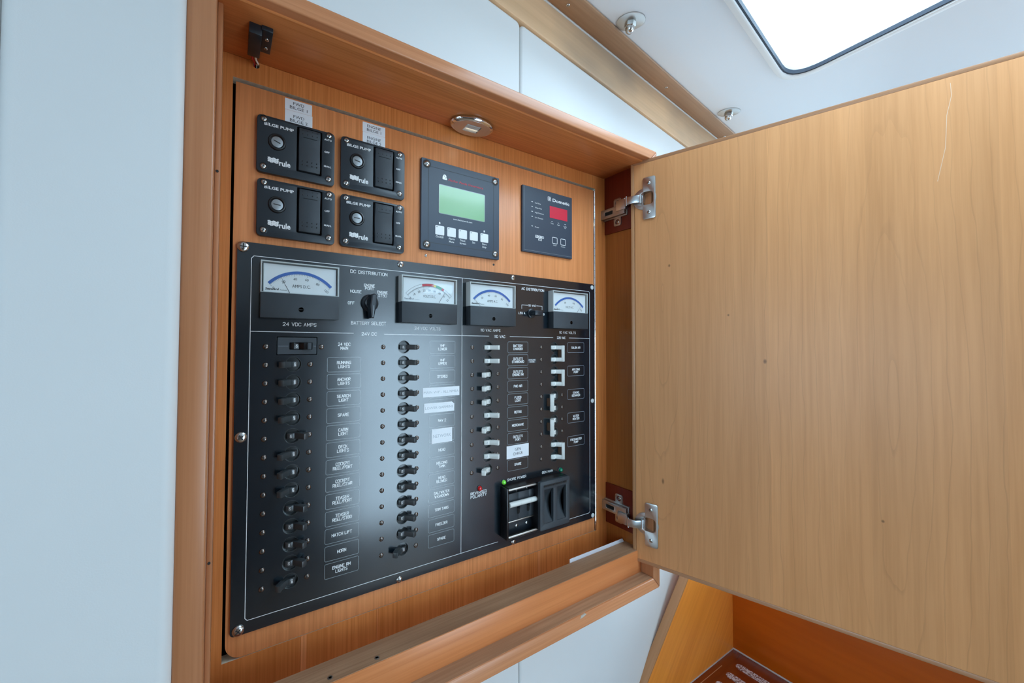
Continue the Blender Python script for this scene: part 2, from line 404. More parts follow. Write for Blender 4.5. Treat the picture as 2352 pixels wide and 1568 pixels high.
# ------------------------------------------------------------------ lettering: engraved stroke letters and solid type
GL = {'A': '0,0 2,6 4,0|.8,2.2 3.2,2.2', 'B': '0,0 0,6 3,6 4,5.3 4,3.8 3,3.1 0,3.1|3,3.1 4,2.3 4,.8 3,0 0,0', 'C': '4,4.8 3.6,5.7 2.7,6 1.3,6 .4,5.6 0,4.6 0,1.4 .4,.4 1.3,0 2.7,0 3.6,.3 4,1.2',
      'D': '0,0 0,6 2.5,6 3.6,5.4 4,4.4 4,1.6 3.6,.6 2.5,0 0,0', 'E': '4,6 0,6 0,0 4,0|0,3.1 3.2,3.1', 'F': '4,6 0,6 0,0|0,3.1 3.2,3.1', 'G': '4,4.8 3.6,5.7 2.7,6 1.3,6 .4,5.6 0,4.6 0,1.4 .4,.4 1.3,0 2.7,0 4,.6 4,2.8 2.4,2.8',
      'H': '0,0 0,6|4,0 4,6|0,3.1 4,3.1', 'I': '.3,0 .3,6', 'J': '4,6 4,1.2 3,0 1,0 0,1.2', 'K': '0,0 0,6|4,6 0,2.4|1.3,3.6 4,0', 'L': '0,6 0,0 3.8,0', 'M': '0,0 0,6 2.2,2 4.4,6 4.4,0', 'N': '0,0 0,6 4,0 4,6',
      'O': '1.3,0 .4,.4 0,1.4 0,4.6 .4,5.6 1.3,6 2.7,6 3.6,5.6 4,4.6 4,1.4 3.6,.4 2.7,0 1.3,0', 'P': '0,0 0,6 3,6 4,5.2 4,3.6 3,2.8 0,2.8', 'Q': '1.3,0 .4,.4 0,1.4 0,4.6 .4,5.6 1.3,6 2.7,6 3.6,5.6 4,4.6 4,1.4 3.6,.4 2.7,0 1.3,0|2.6,1.4 4,-.3',
      'R': '0,0 0,6 3,6 4,5.2 4,3.6 3,2.8 0,2.8|2.2,2.8 4,0', 'S': '4,4.9 3.5,5.7 2.6,6 1.3,6 .4,5.6 0,4.7 .4,3.7 1.4,3.2 2.6,2.9 3.6,2.4 4,1.5 3.6,.5 2.7,0 1.3,0 .4,.4 0,1.2', 'T': '2,0 2,6|0,6 4,6', 'U': '0,6 0,1.4 .4,.4 1.3,0 2.7,0 3.6,.4 4,1.4 4,6',
      'V': '0,6 2,0 4,6', 'W': '0,6 1.2,0 2.5,4.6 3.8,0 5,6', 'X': '0,0 4,6|0,6 4,0', 'Y': '0,6 2,3 4,6|2,3 2,0', 'Z': '0,6 4,6 0,0 4,0', '0': '1.3,0 .4,.4 0,1.4 0,4.6 .4,5.6 1.3,6 2.7,6 3.6,5.6 4,4.6 4,1.4 3.6,.4 2.7,0 1.3,0',
      '1': '0,5 .9,6 .9,0', '2': '0,4.8 .4,5.6 1.3,6 2.7,6 3.6,5.6 4,4.6 3.7,3.7 0,0 4,0', '4': '3,0 3,6 0,2 4,2', '/': '0,-.3 2.6,6.3', '.': '.2,0 .2,.1', '-': '0,3 2.4,3'}
GW = {'I': .6, 'M': 4.4, 'W': 5, '1': .9, '/': 2.6, '.': .4, '-': 2.4, ' ': 1.9, 'L': 3.8}
def stroke_text(mb, txt, cx, cz, h, width=None, w=0.16, y=0.0, mat=0, gap=1.55):
    """single-stroke letters, centred at (cx, cz); h = cap height in metres"""
    tot = sum(GW.get(c, 4) for c in txt) + gap * (len(txt) - 1); sz = h / 6.0
    sx = sz if width is None else width / tot
    x = cx - tot * sx / 2
    for c in txt:
        if c in GL:
            for st in GL[c].split('|'):
                pts = [tuple(map(float, p.split(','))) for p in st.split()]
                mb.ribbon([(x + px * sx, cz - h / 2 + pz * sz) for px, pz in pts], w * h, y, mat)
        x += (GW.get(c, 4) + gap) * sx
    return mb
def type_mesh(mb, txt, cx, cz, h, width=None, y=0.0, mat=0, shear=0.0, bold=0.0, align='CENTER', rot=0.0):
    """solid type set in the built-in font, laid in the (x, z) plane facing -y"""
    cu = bpy.data.curves.new('type', 'FONT'); cu.body = txt; cu.size = 1.0; cu.shear = shear; cu.offset = bold; cu.resolution_u = 2
    o = bpy.data.objects.new('type', cu); COL.objects.link(o)
    bpy.context.view_layer.update()
    me = bpy.data.meshes.new_from_object(o.evaluated_get(bpy.context.evaluated_depsgraph_get()))
    vs = [v.co.copy() for v in me.vertices]; fs = [list(p.vertices) for p in me.polygons]
    bpy.data.objects.remove(o); bpy.data.curves.remove(cu); bpy.data.meshes.remove(me)
    if not vs: return mb
    x0, x1 = min(v.x for v in vs), max(v.x for v in vs); z1 = .72
    s = h / z1; sx = s if width is None else width / (x1 - x0)
    wd = (x1 - x0) * sx; ox = {'CENTER': -wd / 2, 'LEFT': 0, 'RIGHT': -wd}[align]
    c, sn = cos(rot), sin(rot); pts = []
    for v in vs:
        a, b = (v.x - x0) * sx + ox, v.y * s - h / 2
        pts.append((cx + a * c - b * sn, y, cz + a * sn + b * c))
    return mb.add(pts, fs, mat)

# ================================================================== THE SETTING
DW = Vector((0.9919, 0.1266, 0)).normalized()            # run of the cabin side behind the cabinet
NW = Vector((DW.y, -DW.x, 0)); PW = Vector((-0.04, -0.079, 0))
WALL_ROT = (0, 0, math.atan2(DW.y, DW.x))                 # local x along the wall, -y into the cabin, z up

def wall_piece(name, x0, x1, z0, z1, parent, r=.008, th=.012, ch=.004, mat='vinyl_white'):
    mb = MB(); n = 5; out = rrect(x0, z0, x1, z1, r, 5)
    rings = []                                          # softly rounded padded edge
    for k in range(n + 1):
        a = pi / 2 * k / n; rings.append((inset(out, ch * (1 - sin(a))) , ch * (1 - cos(a))))
    rings = [(inset(out, ch * (1 - cos(pi / 2 * (1 - k / n)))), ch * (1 - sin(pi / 2 * (1 - k / n)))) for k in range(n + 1)]
    rings.insert(0, (inset(out, ch + .0015), 0.0))
    c = len(out); v = []; f = []
    for q, y in rings: v += [(x, y, z) for x, z in q]
    v += [(x, th, z) for x, z in out]
    for k in range(len(rings)):
        for i in range(c): f.append((k * c + i, k * c + (i + 1) % c, (k + 1) * c + (i + 1) % c, (k + 1) * c + i))
    # the innermost ring is the front face (ring 0 has the largest inset)
    f.append(list(range(c))); f.append([(len(rings)) * c + i for i in range(c)][::-1])
    mb.add(v, f)
    return obj(name, mb, mat, parent)

mb = MB()                                               # hull liner behind the padded panels, cut out for the cabinet
mb.holed([(-1.60, -1.2), (3.0, -1.2), (3.0, .93), (-1.60, .79)], [[(.008, -.084), (.626, -.084), (.626, .598), (.008, .598)]], .012, .03)
wall_front = structure(obj('wall_front', mb, 'liner_white', loc=PW, rot=WALL_ROT, smooth=False))
wall_piece('padded_panel', .008, .3848, .590, .7465, wall_front)
wall_piece('padded_panel', .3860, 1.30, .590, .7465, wall_front)
wall_piece('padded_panel', .000, .3848, -.80, -.0795, wall_front)
wall_piece('padded_panel', .3860, 1.05, -.80, -.0795, wall_front)
wall_piece('padded_panel', .632, 1.30, -.066, .588, wall_front)
lp = wall_piece('padded_panel', -.0985, -.0005, -.80, .83, wall_front, r=.01, th=.022, ch=.007)
lp.location = (0, -.0095, 0); lp.rotation_euler = (0, 0, -WALL_ROT[2])
mb = MB().box(-.30, -.1000, -.006, .012, -1.2, .83)
obj('corner_post', mb, 'post_brown', wall_front, rot=(0, 0, -WALL_ROT[2]), bevel=.004)

# ceiling with the hatch opening; (a, b) = along the cabin side, away from it
CA = Vector((0.3913, -0.024, 0.812)); D1 = Vector((0.9915, 0.1265, 0.0306)).normalized()
D2 = Vector((-0.1296, 0.9813, 0.1424)); D2 = (D2 - D1 * D2.dot(D1)).normalized(); NC = D1.cross(D2)
CM = Matrix((D1, D2, NC)).transposed().to_4x4(); CM.translation = CA    # local x = a, y = -b, z = up through the deck
def ceil_obj(name, mb, mats, parent=None, **k):
    o = obj(name, mb, mats, parent, **k)
    if parent is None: o.matrix_world = CM
    return o
FLAT = lambda a, y, b: (a, -b, y)                       # prism frame: (a, b) outline, extruded up
hatch = [(-.10, .178), (.5165, .178), (.258, .71), (-.10, .71)]
lip_out = round_poly(hatch, .045, 7); lip_in = round_poly(inset(hatch, .0095), .038, 7)
seal_in = round_poly(inset(hatch, .0125), .036, 7)
mb = MB().holed([(-2.6, -.06), (3.2, -.06), (3.2, 3.0), (-2.6, 3.0)], [round_poly(inset(hatch, .006), .04, 7), rrect(.35, 1.25, .90, 1.85, .05, 5)], 0, .045, frame=FLAT)
ceiling = structure(ceil_obj('ceiling', mb, 'gelcoat_white', smooth=False))
win = empty('window_1'); win.matrix_world = CM; structure(win)
mb = MB().holed(lip_out, [lip_in], -.005, .05, frame=FLAT); obj('hatch_lip', mb, 'liner_white', win, bevel=.0022)
mb = MB().holed(round_poly(inset(hatch, .0090), .038, 7), [seal_in], -.0025, .004, frame=FLAT); obj('seal', mb, 'seal_black', win)
mb = MB().prism(round_poly(inset(hatch, .0115), .037, 7), .0005, .006, frame=FLAT); obj('pane', mb, 'acrylic_pane', win)

w5 = empty('added_hatch'); w5.matrix_world = CM; structure(w5)  # unseen second hatch, added to bring more daylight into the cabinet
obj('hatch_lip', MB().holed(rrect(.335, 1.235, .915, 1.865, .06, 5), [rrect(.36, 1.26, .89, 1.84, .045, 5)], -.007, .05, frame=FLAT), 'liner_white', w5, bevel=.002)
obj('pane', MB().prism(rrect(.352, 1.252, .898, 1.848, .05, 5), .006, .012, frame=FLAT), 'acrylic_pane', w5)
fascia = MB().holed([(-1.2, .749), (2.0, .749), (2.0, .8071 + .0304 * (2.0 - .4348)), (-1.2, .8071 - .0304 * 1.6348)], [], -.001, .012)
t1 = structure(obj('trim_1', fascia, 'fascia_wood', loc=PW, rot=WALL_ROT, bevel=.002))
mb = MB().box(-1.4, 1.6, -.0415, -.0030, -.0045, .0)
t2 = structure(ceil_obj('trim_2', mb, 'batten_wood', bevel=.0025))

t3 = structure(ceil_obj('trim_3', MB().box(-1.4, 1.6, -.0022, .0075, -.0040, .0), 'liner_white', bevel=.0015))
def screw_mesh(name, r, mat='steel', h=.45, cross=.55):
    mb = MB()
    mb.lathe([(r, 0), (r, r * .12), (r * .9, r * h * .62), (r * .62, r * h * .92), (r * .3, r * h), (0.0001, r * h)], n=16)
    w = r * .10; l = r * cross; y1 = -r * h * 1.04
    for a in (.5, .5 + pi / 2):
        c, s = cos(a), sin(a); q = [(-l, -w), (l, -w), (l, w), (-l, w)]
        mb.prism([(x * c - z * s, x * s + z * c) for x, z in q], y1, -r * h * .55, mat=1)
    return mesh_of(name, mb, [mat, 'cross_dark'])
SCREW_S = screw_mesh('screw_small', .0028, 'steel_rusty'); SCREW_M = screw_mesh('screw_medium', .0040)
SCREW_L = screw_mesh('screw_large', .0055); SCREW_B = screw_mesh('screw_bright', .0029); SCREW_T = screw_mesh('screw_tiny', .0020)
for a in (.0345, .362, .69, -.29):
    link('screw', SCREW_B, t2, (a, -.0195, -.0045), (pi / 2, 0, 0))

def ceiling_bolt(a, b, label):
    t = empty('ceiling_bolt'); M2 = CM.copy(); M2.translation = CM @ Vector((a, -b, 0)); t.matrix_world = M2
    tag(t, label, 'bolt', 'cap-nut bolts through the cabin ceiling')
    obj('washer', MB().lathe([(.0215, 0), (.0215, .0012), (.0206, .0016), (.0001, .0016)], axis=(0, 0, -1), n=36), 'nickel', t)
    obj('nut', MB().lathe([(.0076, .0016), (.0085, .0022), (.0085, .0085), (.0076, .0092)], axis=(0, 0, -1), n=6), 'steel', t, smooth=False)
    obj('cap', MB().lathe([(.0068, .0088), (.0068, .0120), (.0058, .0155), (.0036, .0178), (.0001, .0186)], axis=(0, 0, -1), n=18), 'steel', t)
ceiling_bolt(.139, .0625, 'steel cap nut on a round washer, between wooden batten and the hatch')
ceiling_bolt(.566, .0675, 'steel cap nut on a round washer, just above the open door top')

# rest of the cabin: floor and walls with the openings that let daylight in
structure(obj('floor', MB().box(-1.6, 3.0, -2.4, .6, -1.25, -1.2), 'floor_wood'))
XW = lambda a, y, z: (y, a, z)
structure(obj('wall_left', MB().holed([(-2.35, -1.2), (.6, -1.2), (.6, 1.4), (-2.35, 1.4)], [[(-1.72, -.12), (-.68, -.12), (-.68, .52), (-1.72, .52)]], -1.65, -1.6, frame=XW), 'liner_white', smooth=False))
w3 = structure(empty('added_window_left'))  # unseen window, added so light from the left reaches the door face
obj('window_frame', MB().holed([(-1.74, -.14), (-.66, -.14), (-.66, .54), (-1.74, .54)], [rrect(-1.70, -.10, -.70, .50, .04, 5)], -1.66, -1.59, frame=XW), 'side_wood', w3, bevel=.004)
obj('pane', MB().box(-1.628, -1.622, -1.71, -.69, -.11, .51), 'acrylic_pane', w3)
structure(obj('wall_right', MB().holed([(-2.35, -1.2), (.6, -1.2), (.6, 1.4), (-2.35, 1.4)], [[(-2.12, -.62), (-.18, -.62), (-.18, .72), (-2.12, .72)]], 2.9, 2.95, frame=XW), 'liner_white', smooth=False))
w4 = structure(empty('added_window_right'))  # unseen window, added to brighten the ceiling from the right
obj('window_frame', MB().holed([(-2.14, -.64), (-.16, -.64), (-.16, .74), (-2.14, .74)], [rrect(-2.10, -.60, -.20, .70, .04, 5)], 2.89, 2.96, frame=XW), 'side_wood', w4, bevel=.004)
obj('pane', MB().box(2.922, 2.928, -2.11, -.19, -.61, .71), 'acrylic_pane', w4)
YF = lambda x, y, z: (x, y, z)
DOORWAY = [(.74, -1.10), (1.64, -1.10), (1.64, .80), (.74, .80)]
mb = MB().holed([(-1.6, -1.2), (2.9, -1.2), (2.9, 1.5), (-1.6, 1.5)], [DOORWAY], -2.4, -2.35)
structure(obj('wall_back', mb, 'far_wood', smooth=False))
w2 = structure(empty('window_2'))
mb = MB().holed([(.72, -1.12), (1.66, -1.12), (1.66, .82), (.72, .82)], [[(.755, -1.08), (1.625, -1.08), (1.625, .785), (.755, .785)]], -2.41, -2.34)
obj('window_frame', mb, 'side_wood', w2, bevel=.004)
obj('pane', MB().box(.755, 1.625, -2.378, -2.372, -1.08, .785), 'acrylic_pane', w2)
mb = MB().box(1.72, 2.85, -2.33, -1.87, -1.19, -.25)
tag(obj('locker', mb, 'locker_wood', bevel=.004), 'low brown wooden locker against the far side of the cabin', 'locker')
cc = CM @ Vector((.18, -.44, .04)); portal('daylight_hatch', cc, -NC, .75, .60)
portal('daylight_added_hatch', CM @ Vector((.625, -1.55, .07)), -NC, .56, .61)
portal('daylight_window', (1.19, -2.43, -.1475), (0, 1, 0), .91, 1.87)
portal('daylight_right', (2.98, -1.15, .05), (-1, 0, 0), 1.92, 1.32)
portal('daylight_side', (-1.68, -1.20, .20), (1, 0, 0), 1.02, .62)

# ================================================================== CABINET
cab = empty('electrical_cabinet', (0, 0, 0)); tag(cab, 'recessed wooden cabinet with a moulded frame and its door swung open', 'cabinet')
XLO, XLI, XO, XI = -.0395, -.0192, .5815, .5647
ZO, ZL, ZOT, ZIT = -.0882, -.0698, .6015, .5862
YR, Y2 = -.0825, -.0617
def rail(pts, mat, yb=.02):
    return obj('frame_rail', MB().prism(pts, YR, yb), mat, cab, bevel=.0016, seg=3)
rail([(XLO, ZO), (XO, ZO), (XI, ZL), (XLI, ZL)], 'rail_wood_x')
rail([(XLO, ZOT), (XLI, ZIT), (XI, ZIT), (XO, ZOT)], 'rail_wood_x')
rail([(XLO, ZO), (XLI, ZL), (XLI, ZIT), (XLO, ZOT)], 'rail_wood_z')
rail([(XO, ZO), (XO, ZOT), (XI, ZIT), (XI, ZL)], 'rail_wood_z')
obj('sill', MB().box(XLI, XI, Y2, -.0455, -.085, -.0342), 'sill_wood', cab, bevel=.0010)
mb = MB().box(XLI, XI, -.0612, -.0330, -.0850, -.0345); obj('sill_ledge', MB().box(XLI, XI, -.0608, -.0330, -.0343, -.0337), 'ledge_wood', cab)
obj('sill_backing', MB().box(XLI, XI, -.0455, -.0330, -.085, -.0343), 'sill_wood', cab)
obj('rabbet_floor', MB().box(XLI, XI, -.0800, Y2, -.0700, -.0694), 'ledge_wood', cab)
for x, y in ((.0841, -.0550), (.1312, -.0551)):
    obj('screw_hole', MB().lathe([(.0026, 0), (.0026, .0004), (.0016, .0005), (.0014, -.0003)], org=(x, y, -.0337), axis=(0, 0, 1), n=14), ['nickel_dark'], cab)
stile = obj('stile', MB().box(XLI, -.0150, Y2, -.030, -.0345, .584), 'rail_wood_z', cab, bevel=.0010)
for z in (.1075, .4367):
    obj('screw_hole', MB().lathe([(.0012, 0), (.0012, .0003), (.0001, .0004)], org=(-.0172, Y2, z), n=12), 'cross_dark', cab)
obj('soffit', MB().box(XLI, XI, -.0722, .003, .584, .600), 'soffit_wood', cab, bevel=.0006)
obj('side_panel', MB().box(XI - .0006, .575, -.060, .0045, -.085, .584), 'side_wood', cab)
obj('carcass', MB().box(-.024, -.0192, .0, .09, -.085, .60).box(-.024, .575, .085, .09, -.085, .60).box(.570, .575, .004, .09, -.085, .6).box(-.0192, .570, .016, .085, .595, .60).box(-.0192, .57, .003, .085, -.0850, -.0835), 'cavity_black', cab)
YB = .003
mb = MB().holed([(-.0192, -.0835), (XI, -.0835), (XI, .5840), (-.0192, .5840)],
                [[(-.0066, -.0242), (.5372, -.0242), (.5372, .5613), (-.0066, .5613)], circ(.0141, .5805, .0032, 14)], YB, .015, 0, 1)
obj('back_panel', mb, ['recess_wood', 'plywood_edge'], cab, smooth=False)
for x0, x1 in ((.0665, .0722), (.1512, .1522), (.4045, .4092)):
    obj('filler_strip', MB().box(x0, x1, YB - .0003, YB + .001, -.0830, -.0246), 'board_wood', cab)
# hinged board carrying the instruments
def corner_board(x0, z0, x1, z1, r):
    o = [(x1, z0), (x1, z1), (x0, z1)]
    for k in range(9):
        a = radians(180 + 90 * k / 8); o.append((x0 + r + r * cos(a), z0 + r + r * sin(a)))
    return o
acc = obj('access_panel', MB().holed(corner_board(-.0040, -.0238, .5325, .5574, .016), [rrect(.015, .022, .515, .312, .004, 2)], YB, .014), 'board_wood', cab, bevel=.0005)
link('screw', SCREW_T, acc, (.2121, YB, .4050))
obj('screw_hole', MB().lathe([(.0016, 0), (.0016, .0003), (.0001, .0003)], org=(.3204, YB, .4050), n=12), 'cross_dark', acc)
# piano hinge: knuckle by knuckle
ph = obj('piano_hinge', MB().box(.5325, .5368, .0045, .006, -.0235, .5575), 'nickel_dark', cab)
kn = mesh_of('hinge_knuckle', MB().lathe([(.0016, -.0060), (.0016, .0060)], axis=(0, 0, 1), n=8), 'chrome')
for i in range(46): link('hinge_knuckle', kn, ph, (.5348, .0030, -.0170 + i * .01262))
# pale card stuck in the gap behind the sill
mb = MB().holed([(.436, -.084), (.598 - .035, -.084), (.5625, -.0350), (.558, -.0285), (.436, -.0285)], [], -.0326, -.0320)
tag(obj('card_strip', mb, 'paper_white'), 'thin white card strip wedged behind the cabinet sill', 'card')
mb = MB().prism([(.4015, -.0735), (.4035, -.0702), (.4118, -.0698), (.4135, -.0712), (.4085, -.0728)], YR - .0004, YR + .004)
obj('chip', mb, 'chip_pale', cab)

# ---- door, opened past square
DA = 1.25712; DL = (.55319, -.05444, 0); DROT = (0, 0, -DA)
DX0, DX1, DZ0, DZ1 = .0004, .578, -.0510, .5863
door = empty('door', DL, cab, DROT)
cups = (.5232, .0117)
lw = .0055
mb = MB().holed([(DX0 + lw, DZ0 + lw), (DX1 - lw, DZ0 + lw), (DX1 - lw, DZ1 - lw), (DX0 + lw, DZ1 - lw)], [circ(.0215, z, .0172, 32) for z in cups], 0, .0115)
mb.box(DX0 + lw, DX1 - lw, .0115, .019, DZ0 + lw, DZ1 - lw)
obj('leaf', mb, 'door_wood', door, smooth=False)
for pts, mt in (([(DX0, DZ0), (DX1, DZ0), (DX1 - lw, DZ0 + lw), (DX0 + lw, DZ0 + lw)], 'lipping_wood_x'), ([(DX0, DZ1), (DX0 + lw, DZ1 - lw), (DX1 - lw, DZ1 - lw), (DX1, DZ1)], 'lipping_wood_x'),
                ([(DX0, DZ0), (DX0 + lw, DZ0 + lw), (DX0 + lw, DZ1 - lw), (DX0, DZ1)], 'lipping_wood_z'), ([(DX1, DZ0), (DX1, DZ1), (DX1 - lw, DZ1 - lw), (DX1 - lw, DZ0 + lw)], 'lipping_wood_z')):
    obj('lipping', MB().prism(pts, -.00005, .019), mt, door, bevel=.0008)
obj('scratch', MB().ribbon([(.330, .574), (.3305, .560), (.327, .540), (.3255, .505), (.3195, .470)], .0005, -.0002, caps=False), 'scratch_pale', door)

def door_pt(t, y, z):
    return Vector((DL[0] + t * cos(DA) + y * sin(DA), DL[1] - t * sin(DA) + y * cos(DA), z))
def flange(zc):
    """cup flange: upright plate merged with the round rim of the cup, pocket cut out"""
    pts = []
    r = .0175; cx = .0215
    for p in rrect(.0192, zc - .0333, .0378, zc + .0333, .003, 4): pts.append(p)
    return pts
def concealed_hinge(zc, zarm, zmount, label_up):
    h = empty('concealed_hinge', (0, 0, 0), cab)
    hd = empty('cup', DL, h, DROT)
    pocket = rrect(.0165, zc - .0105, .0345, zc + .0105, .005, 5)
    mb = MB().holed(flange(zc), [pocket], -.0020, -.0003)
    mb.holed(circ(.0215, zc, .0172, 40), [pocket], -.0009, -.0001)
    mb.v = [v for v in mb.v]
    cup = obj('cup_plate', mb, 'nickel', h, DL, DROT, bevel=.0004)
    bpy.data.objects.remove(hd)
    pk = MB(); bot = rrect(.0185, zc - .0085, .0325, zc + .0085, .004, 5); n = len(bot)
    pk.add([(x, -.0009, z) for x, z in pocket] + [(x, .009, z) for x, z in bot], [(i, (i + 1) % n, n + (i + 1) % n, n + i) for i in range(n)] + [list(range(n, 2 * n))])
    obj('cup_well', pk, 'nickel', h, DL, DROT)
    for dz in (.0232, -.0232):
        p = door_pt(.0280, -.0020, zc + dz); link('screw', SCREW_B, h, p, DROT)
    # arm: pressed steel strap, from the cup to the body on the cabinet side
    a = [door_pt(.0205, .004, zc), door_pt(.0160, -.0050, zc + (zarm - zc) * .15), door_pt(.0075, -.0078, zc + (zarm - zc) * .7), door_pt(-.0045, -.0070, zarm)]
    b = Vector((XI - .0115, -.0440, zarm)); pts = a + [b]
    mb = MB(); hw = [.0058, .0060, .0058, .0066, .0070]; v = []; f = []
    for i, p in enumerate(pts):
        d = (pts[min(i + 1, len(pts) - 1)] - pts[max(i - 1, 0)]); d.z = 0; d.normalize(); nn = Vector((-d.y, d.x, 0)) * .0012
        v += [p + nn + Vector((0, 0, hw[i])), p + nn - Vector((0, 0, hw[i])), p - nn - Vector((0, 0, hw[i])), p - nn + Vector((0, 0, hw[i]))]
    for i in range(len(pts) - 1):
        for k in range(4): f.append((4 * i + k, 4 * i + (k + 1) % 4, 4 * i + 4 + (k + 1) % 4, 4 * i + 4 + k))
    f += [(0, 1, 2, 3), tuple(4 * (len(pts) - 1) + k for k in (3, 2, 1, 0))]
    mb.add(v, f); obj('arm', mb, 'zinc', h, bevel=.0004)
    obj('pivot_pin', MB().lathe([(.0014, -.0074), (.0014, .0074)], org=a[3], axis=(0, 0, 1), n=12).lathe([(.0014, -.0068), (.0014, .0068)], org=a[1], axis=(0, 0, 1), n=12), 'chrome', h)
    zm = zmount
    # knuckle box where the arm enters the body
    obj('knuckle', MB().box(XI - .0150, XI - .0045, -.0460, -.0290, zarm - .0088, zarm + .0088), 'nickel', h, bevel=.0008)
    body = MB().holed([(-.0435, zm - .0082), (.0090, zm - .0082), (.0090, zm + .0082), (-.0435, zm + .0082)], [rrect(-.0205, zm - .0030, -.0050, zm + .0030, .001, 2)], 0, .0065,
                      frame=lambda a, y, z: (XI - .0125 + y, a, z))
    obj('body', body, 'nickel_dark' if label_up else 'nickel', h, bevel=.0006)
    obj('slot', MB().box(XI - .0095, XI - .0085, -.0210, -.0045, zm - .0036, zm + .0036), 'cavity_black', h)
    wing = MB().holed(rrect(-.0315, zm - .0235, -.0175, zm + .0235, .003, 4), [circ(-.0245, zm - .0165, .0042, 16), circ(-.0245, zm + .0165, .0042, 16)], 0, .0022, frame=lambda a, y, z: (XI - .0052 + y, a, z))
    wing.box(XI - .0060, XI - .0030, -.0440, .0085, zm - .0098, zm + .0098)
    obj('mounting_plate', wing, 'nickel_dark' if label_up else 'nickel', h, bevel=.0004)
    for dz in (-.0165, .0165): link('screw', SCREW_B, h, (XI - .0030, -.0245, zm + dz), (0, 0, -pi / 2))
    return h
concealed_hinge(cups[0], .5235, .5165, True)
concealed_hinge(cups[1], .0085, .0170, False)
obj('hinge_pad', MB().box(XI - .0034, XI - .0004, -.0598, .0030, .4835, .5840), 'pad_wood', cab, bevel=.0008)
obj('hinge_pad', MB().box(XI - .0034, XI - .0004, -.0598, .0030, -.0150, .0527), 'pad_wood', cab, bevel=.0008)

# door sensor on the soffit, with its wires
ds = empty('door_sensor', (.005, -.0530, .584)); tag(ds, 'small black door switch with red and white wires under the cabinet top', 'switch')
obj('housing', MB().box(0, .0105, .0005, .0345, -.0100, 0), 'plastic_black', ds, bevel=.0006)
obj('flange', MB().box(.0100, .0197, -.0010, .0310, -.0045, 0), 'plastic_black', ds, bevel=.0005)
for y in (.0110, .0235): link('screw', SCREW_T, ds, (.0152, y, -.0045), (pi / 2, 0, 0))
def wire(pts, mt, r=.0009):
    P = [Vector(p) for p in pts]; q = []
    for i in range(len(P) - 1):
        p0, p1, p2, p3 = P[max(i - 1, 0)], P[i], P[i + 1], P[min(i + 2, len(P) - 1)]
        for k in range(5):
            t = k / 5; q.append(.5 * ((2 * p1) + (p2 - p0) * t + (2 * p0 - 5 * p1 + 4 * p2 - p3) * t * t + (3 * p1 - p0 - 3 * p2 + p3) * t ** 3))
    q.append(P[-1]); obj('wire', MB().tube(q, r, 8), mt, ds)
o_ = Vector((.005, -.053, .584))
for mt, dx, dz in (('wire_red', .0040, -.0050), ('wire_black', .0062, -.0030), ('wire_white', .0072, -.0058)):
    wire([(dx, .0335, dz), (dx + .0004, .0410, dz - .0010), (dx + .0030, .0490, dz - .0002), (.0085 + (dx - .006) * .5, .0555, -.0032), (.0088 + (dx - .006) * .4, .0640, -.0036)], mt)

# courtesy lamp: oval louvred steel fitting under the cabinet top
lamp = empty('courtesy_lamp', (.2685, -.0185, .584), rot=(0, 0, radians(-4))); tag(lamp, 'oval polished steel courtesy lamp with a louvred window under the cabinet top', 'lamp')
prof = [(.0180, 0), (.0192, .0010), (.0196, .0028), (.0190, .0048), (.0174, .0062), (.0166, .0062)]
obj('bezel', MB().lathe(prof, axis=(0, 0, -1), n=48, caps=False, sx=1.60), 'chrome', lamp)
ell = [(.0270 * cos(2 * pi * i / 40), .0168 * sin(2 * pi * i / 40)) for i in range(40)]
LW = rrect(-.0105, -.0078, .0105, .0078, .0012, 2)
obj('face', MB().holed(ell, [LW], -.0064, -.0050, frame=lambda a, y, b: (a, b, y)), 'nickel', lamp)
mb = MB()
for i in range(9):
    y = -.0072 + i * .0017; mb.box(-.0105, .0088, y, y + .0009, -.0069, -.0044)
obj('louvre', mb, 'case_rim', lamp)['kind'] = 'stuff'
obj('bulb_window', MB().box(-.0105, .0105, -.0078, .0078, -.0040, -.0032), 'lamp_glow', lamp)
sp = bpy.data.lights.new('lamp_light', 'AREA'); sp.shape = 'RECTANGLE'; sp.size = .018; sp.size_y = .012; sp.energy = .006; sp.color = (1, .84, .62)
so = bpy.data.objects.new('lamp_light', sp); COL.objects.link(so); so.parent = lamp; so.location = (0, 0, -.0066); so.rotation_euler = (radians(28), 0, 0)

# ================================================================== COMPANIONWAY STAIRS, lower right
st = empty('companionway_stairs', (.99, 0, -.397)); tag(st, 'varnished wooden stairs with a dark tread and worn grip strips, below the open door', 'stairs')
def stp(name, mb, mat, **k):
    mb.v = [(x - .99, y, z + .397) for x, y, z in mb.v]; return obj(name, mb, mat, st, **k)
k_ = .1452 / .1373
zl = lambda x: -.1886 + (x - .8069) * k_
SA = math.atan2(1 / k_, 1)                              # the stringer's grain follows the flight
def sloped(name, out, y0, y1, mat, **kw):
    o = Vector((.99, 0, -.397)); rm = Matrix.Rotation(SA, 4, 'Y')
    mb = MB().prism(out, y0, y1); mb.v = [tuple(rm.inverted() @ (Vector(v) - o)) for v in mb.v]
    return obj(name, mb, mat, st, rot=(0, SA, 0), **kw)
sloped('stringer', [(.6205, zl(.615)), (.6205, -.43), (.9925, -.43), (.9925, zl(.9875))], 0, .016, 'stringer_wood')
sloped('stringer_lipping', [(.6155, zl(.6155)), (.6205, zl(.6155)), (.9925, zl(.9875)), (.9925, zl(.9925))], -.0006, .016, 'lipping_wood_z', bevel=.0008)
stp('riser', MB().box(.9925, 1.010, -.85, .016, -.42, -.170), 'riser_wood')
stp('tread', MB().box(.700, .9925, -.85, .0, -.425, -.397), 'tread_wood', bevel=.001)
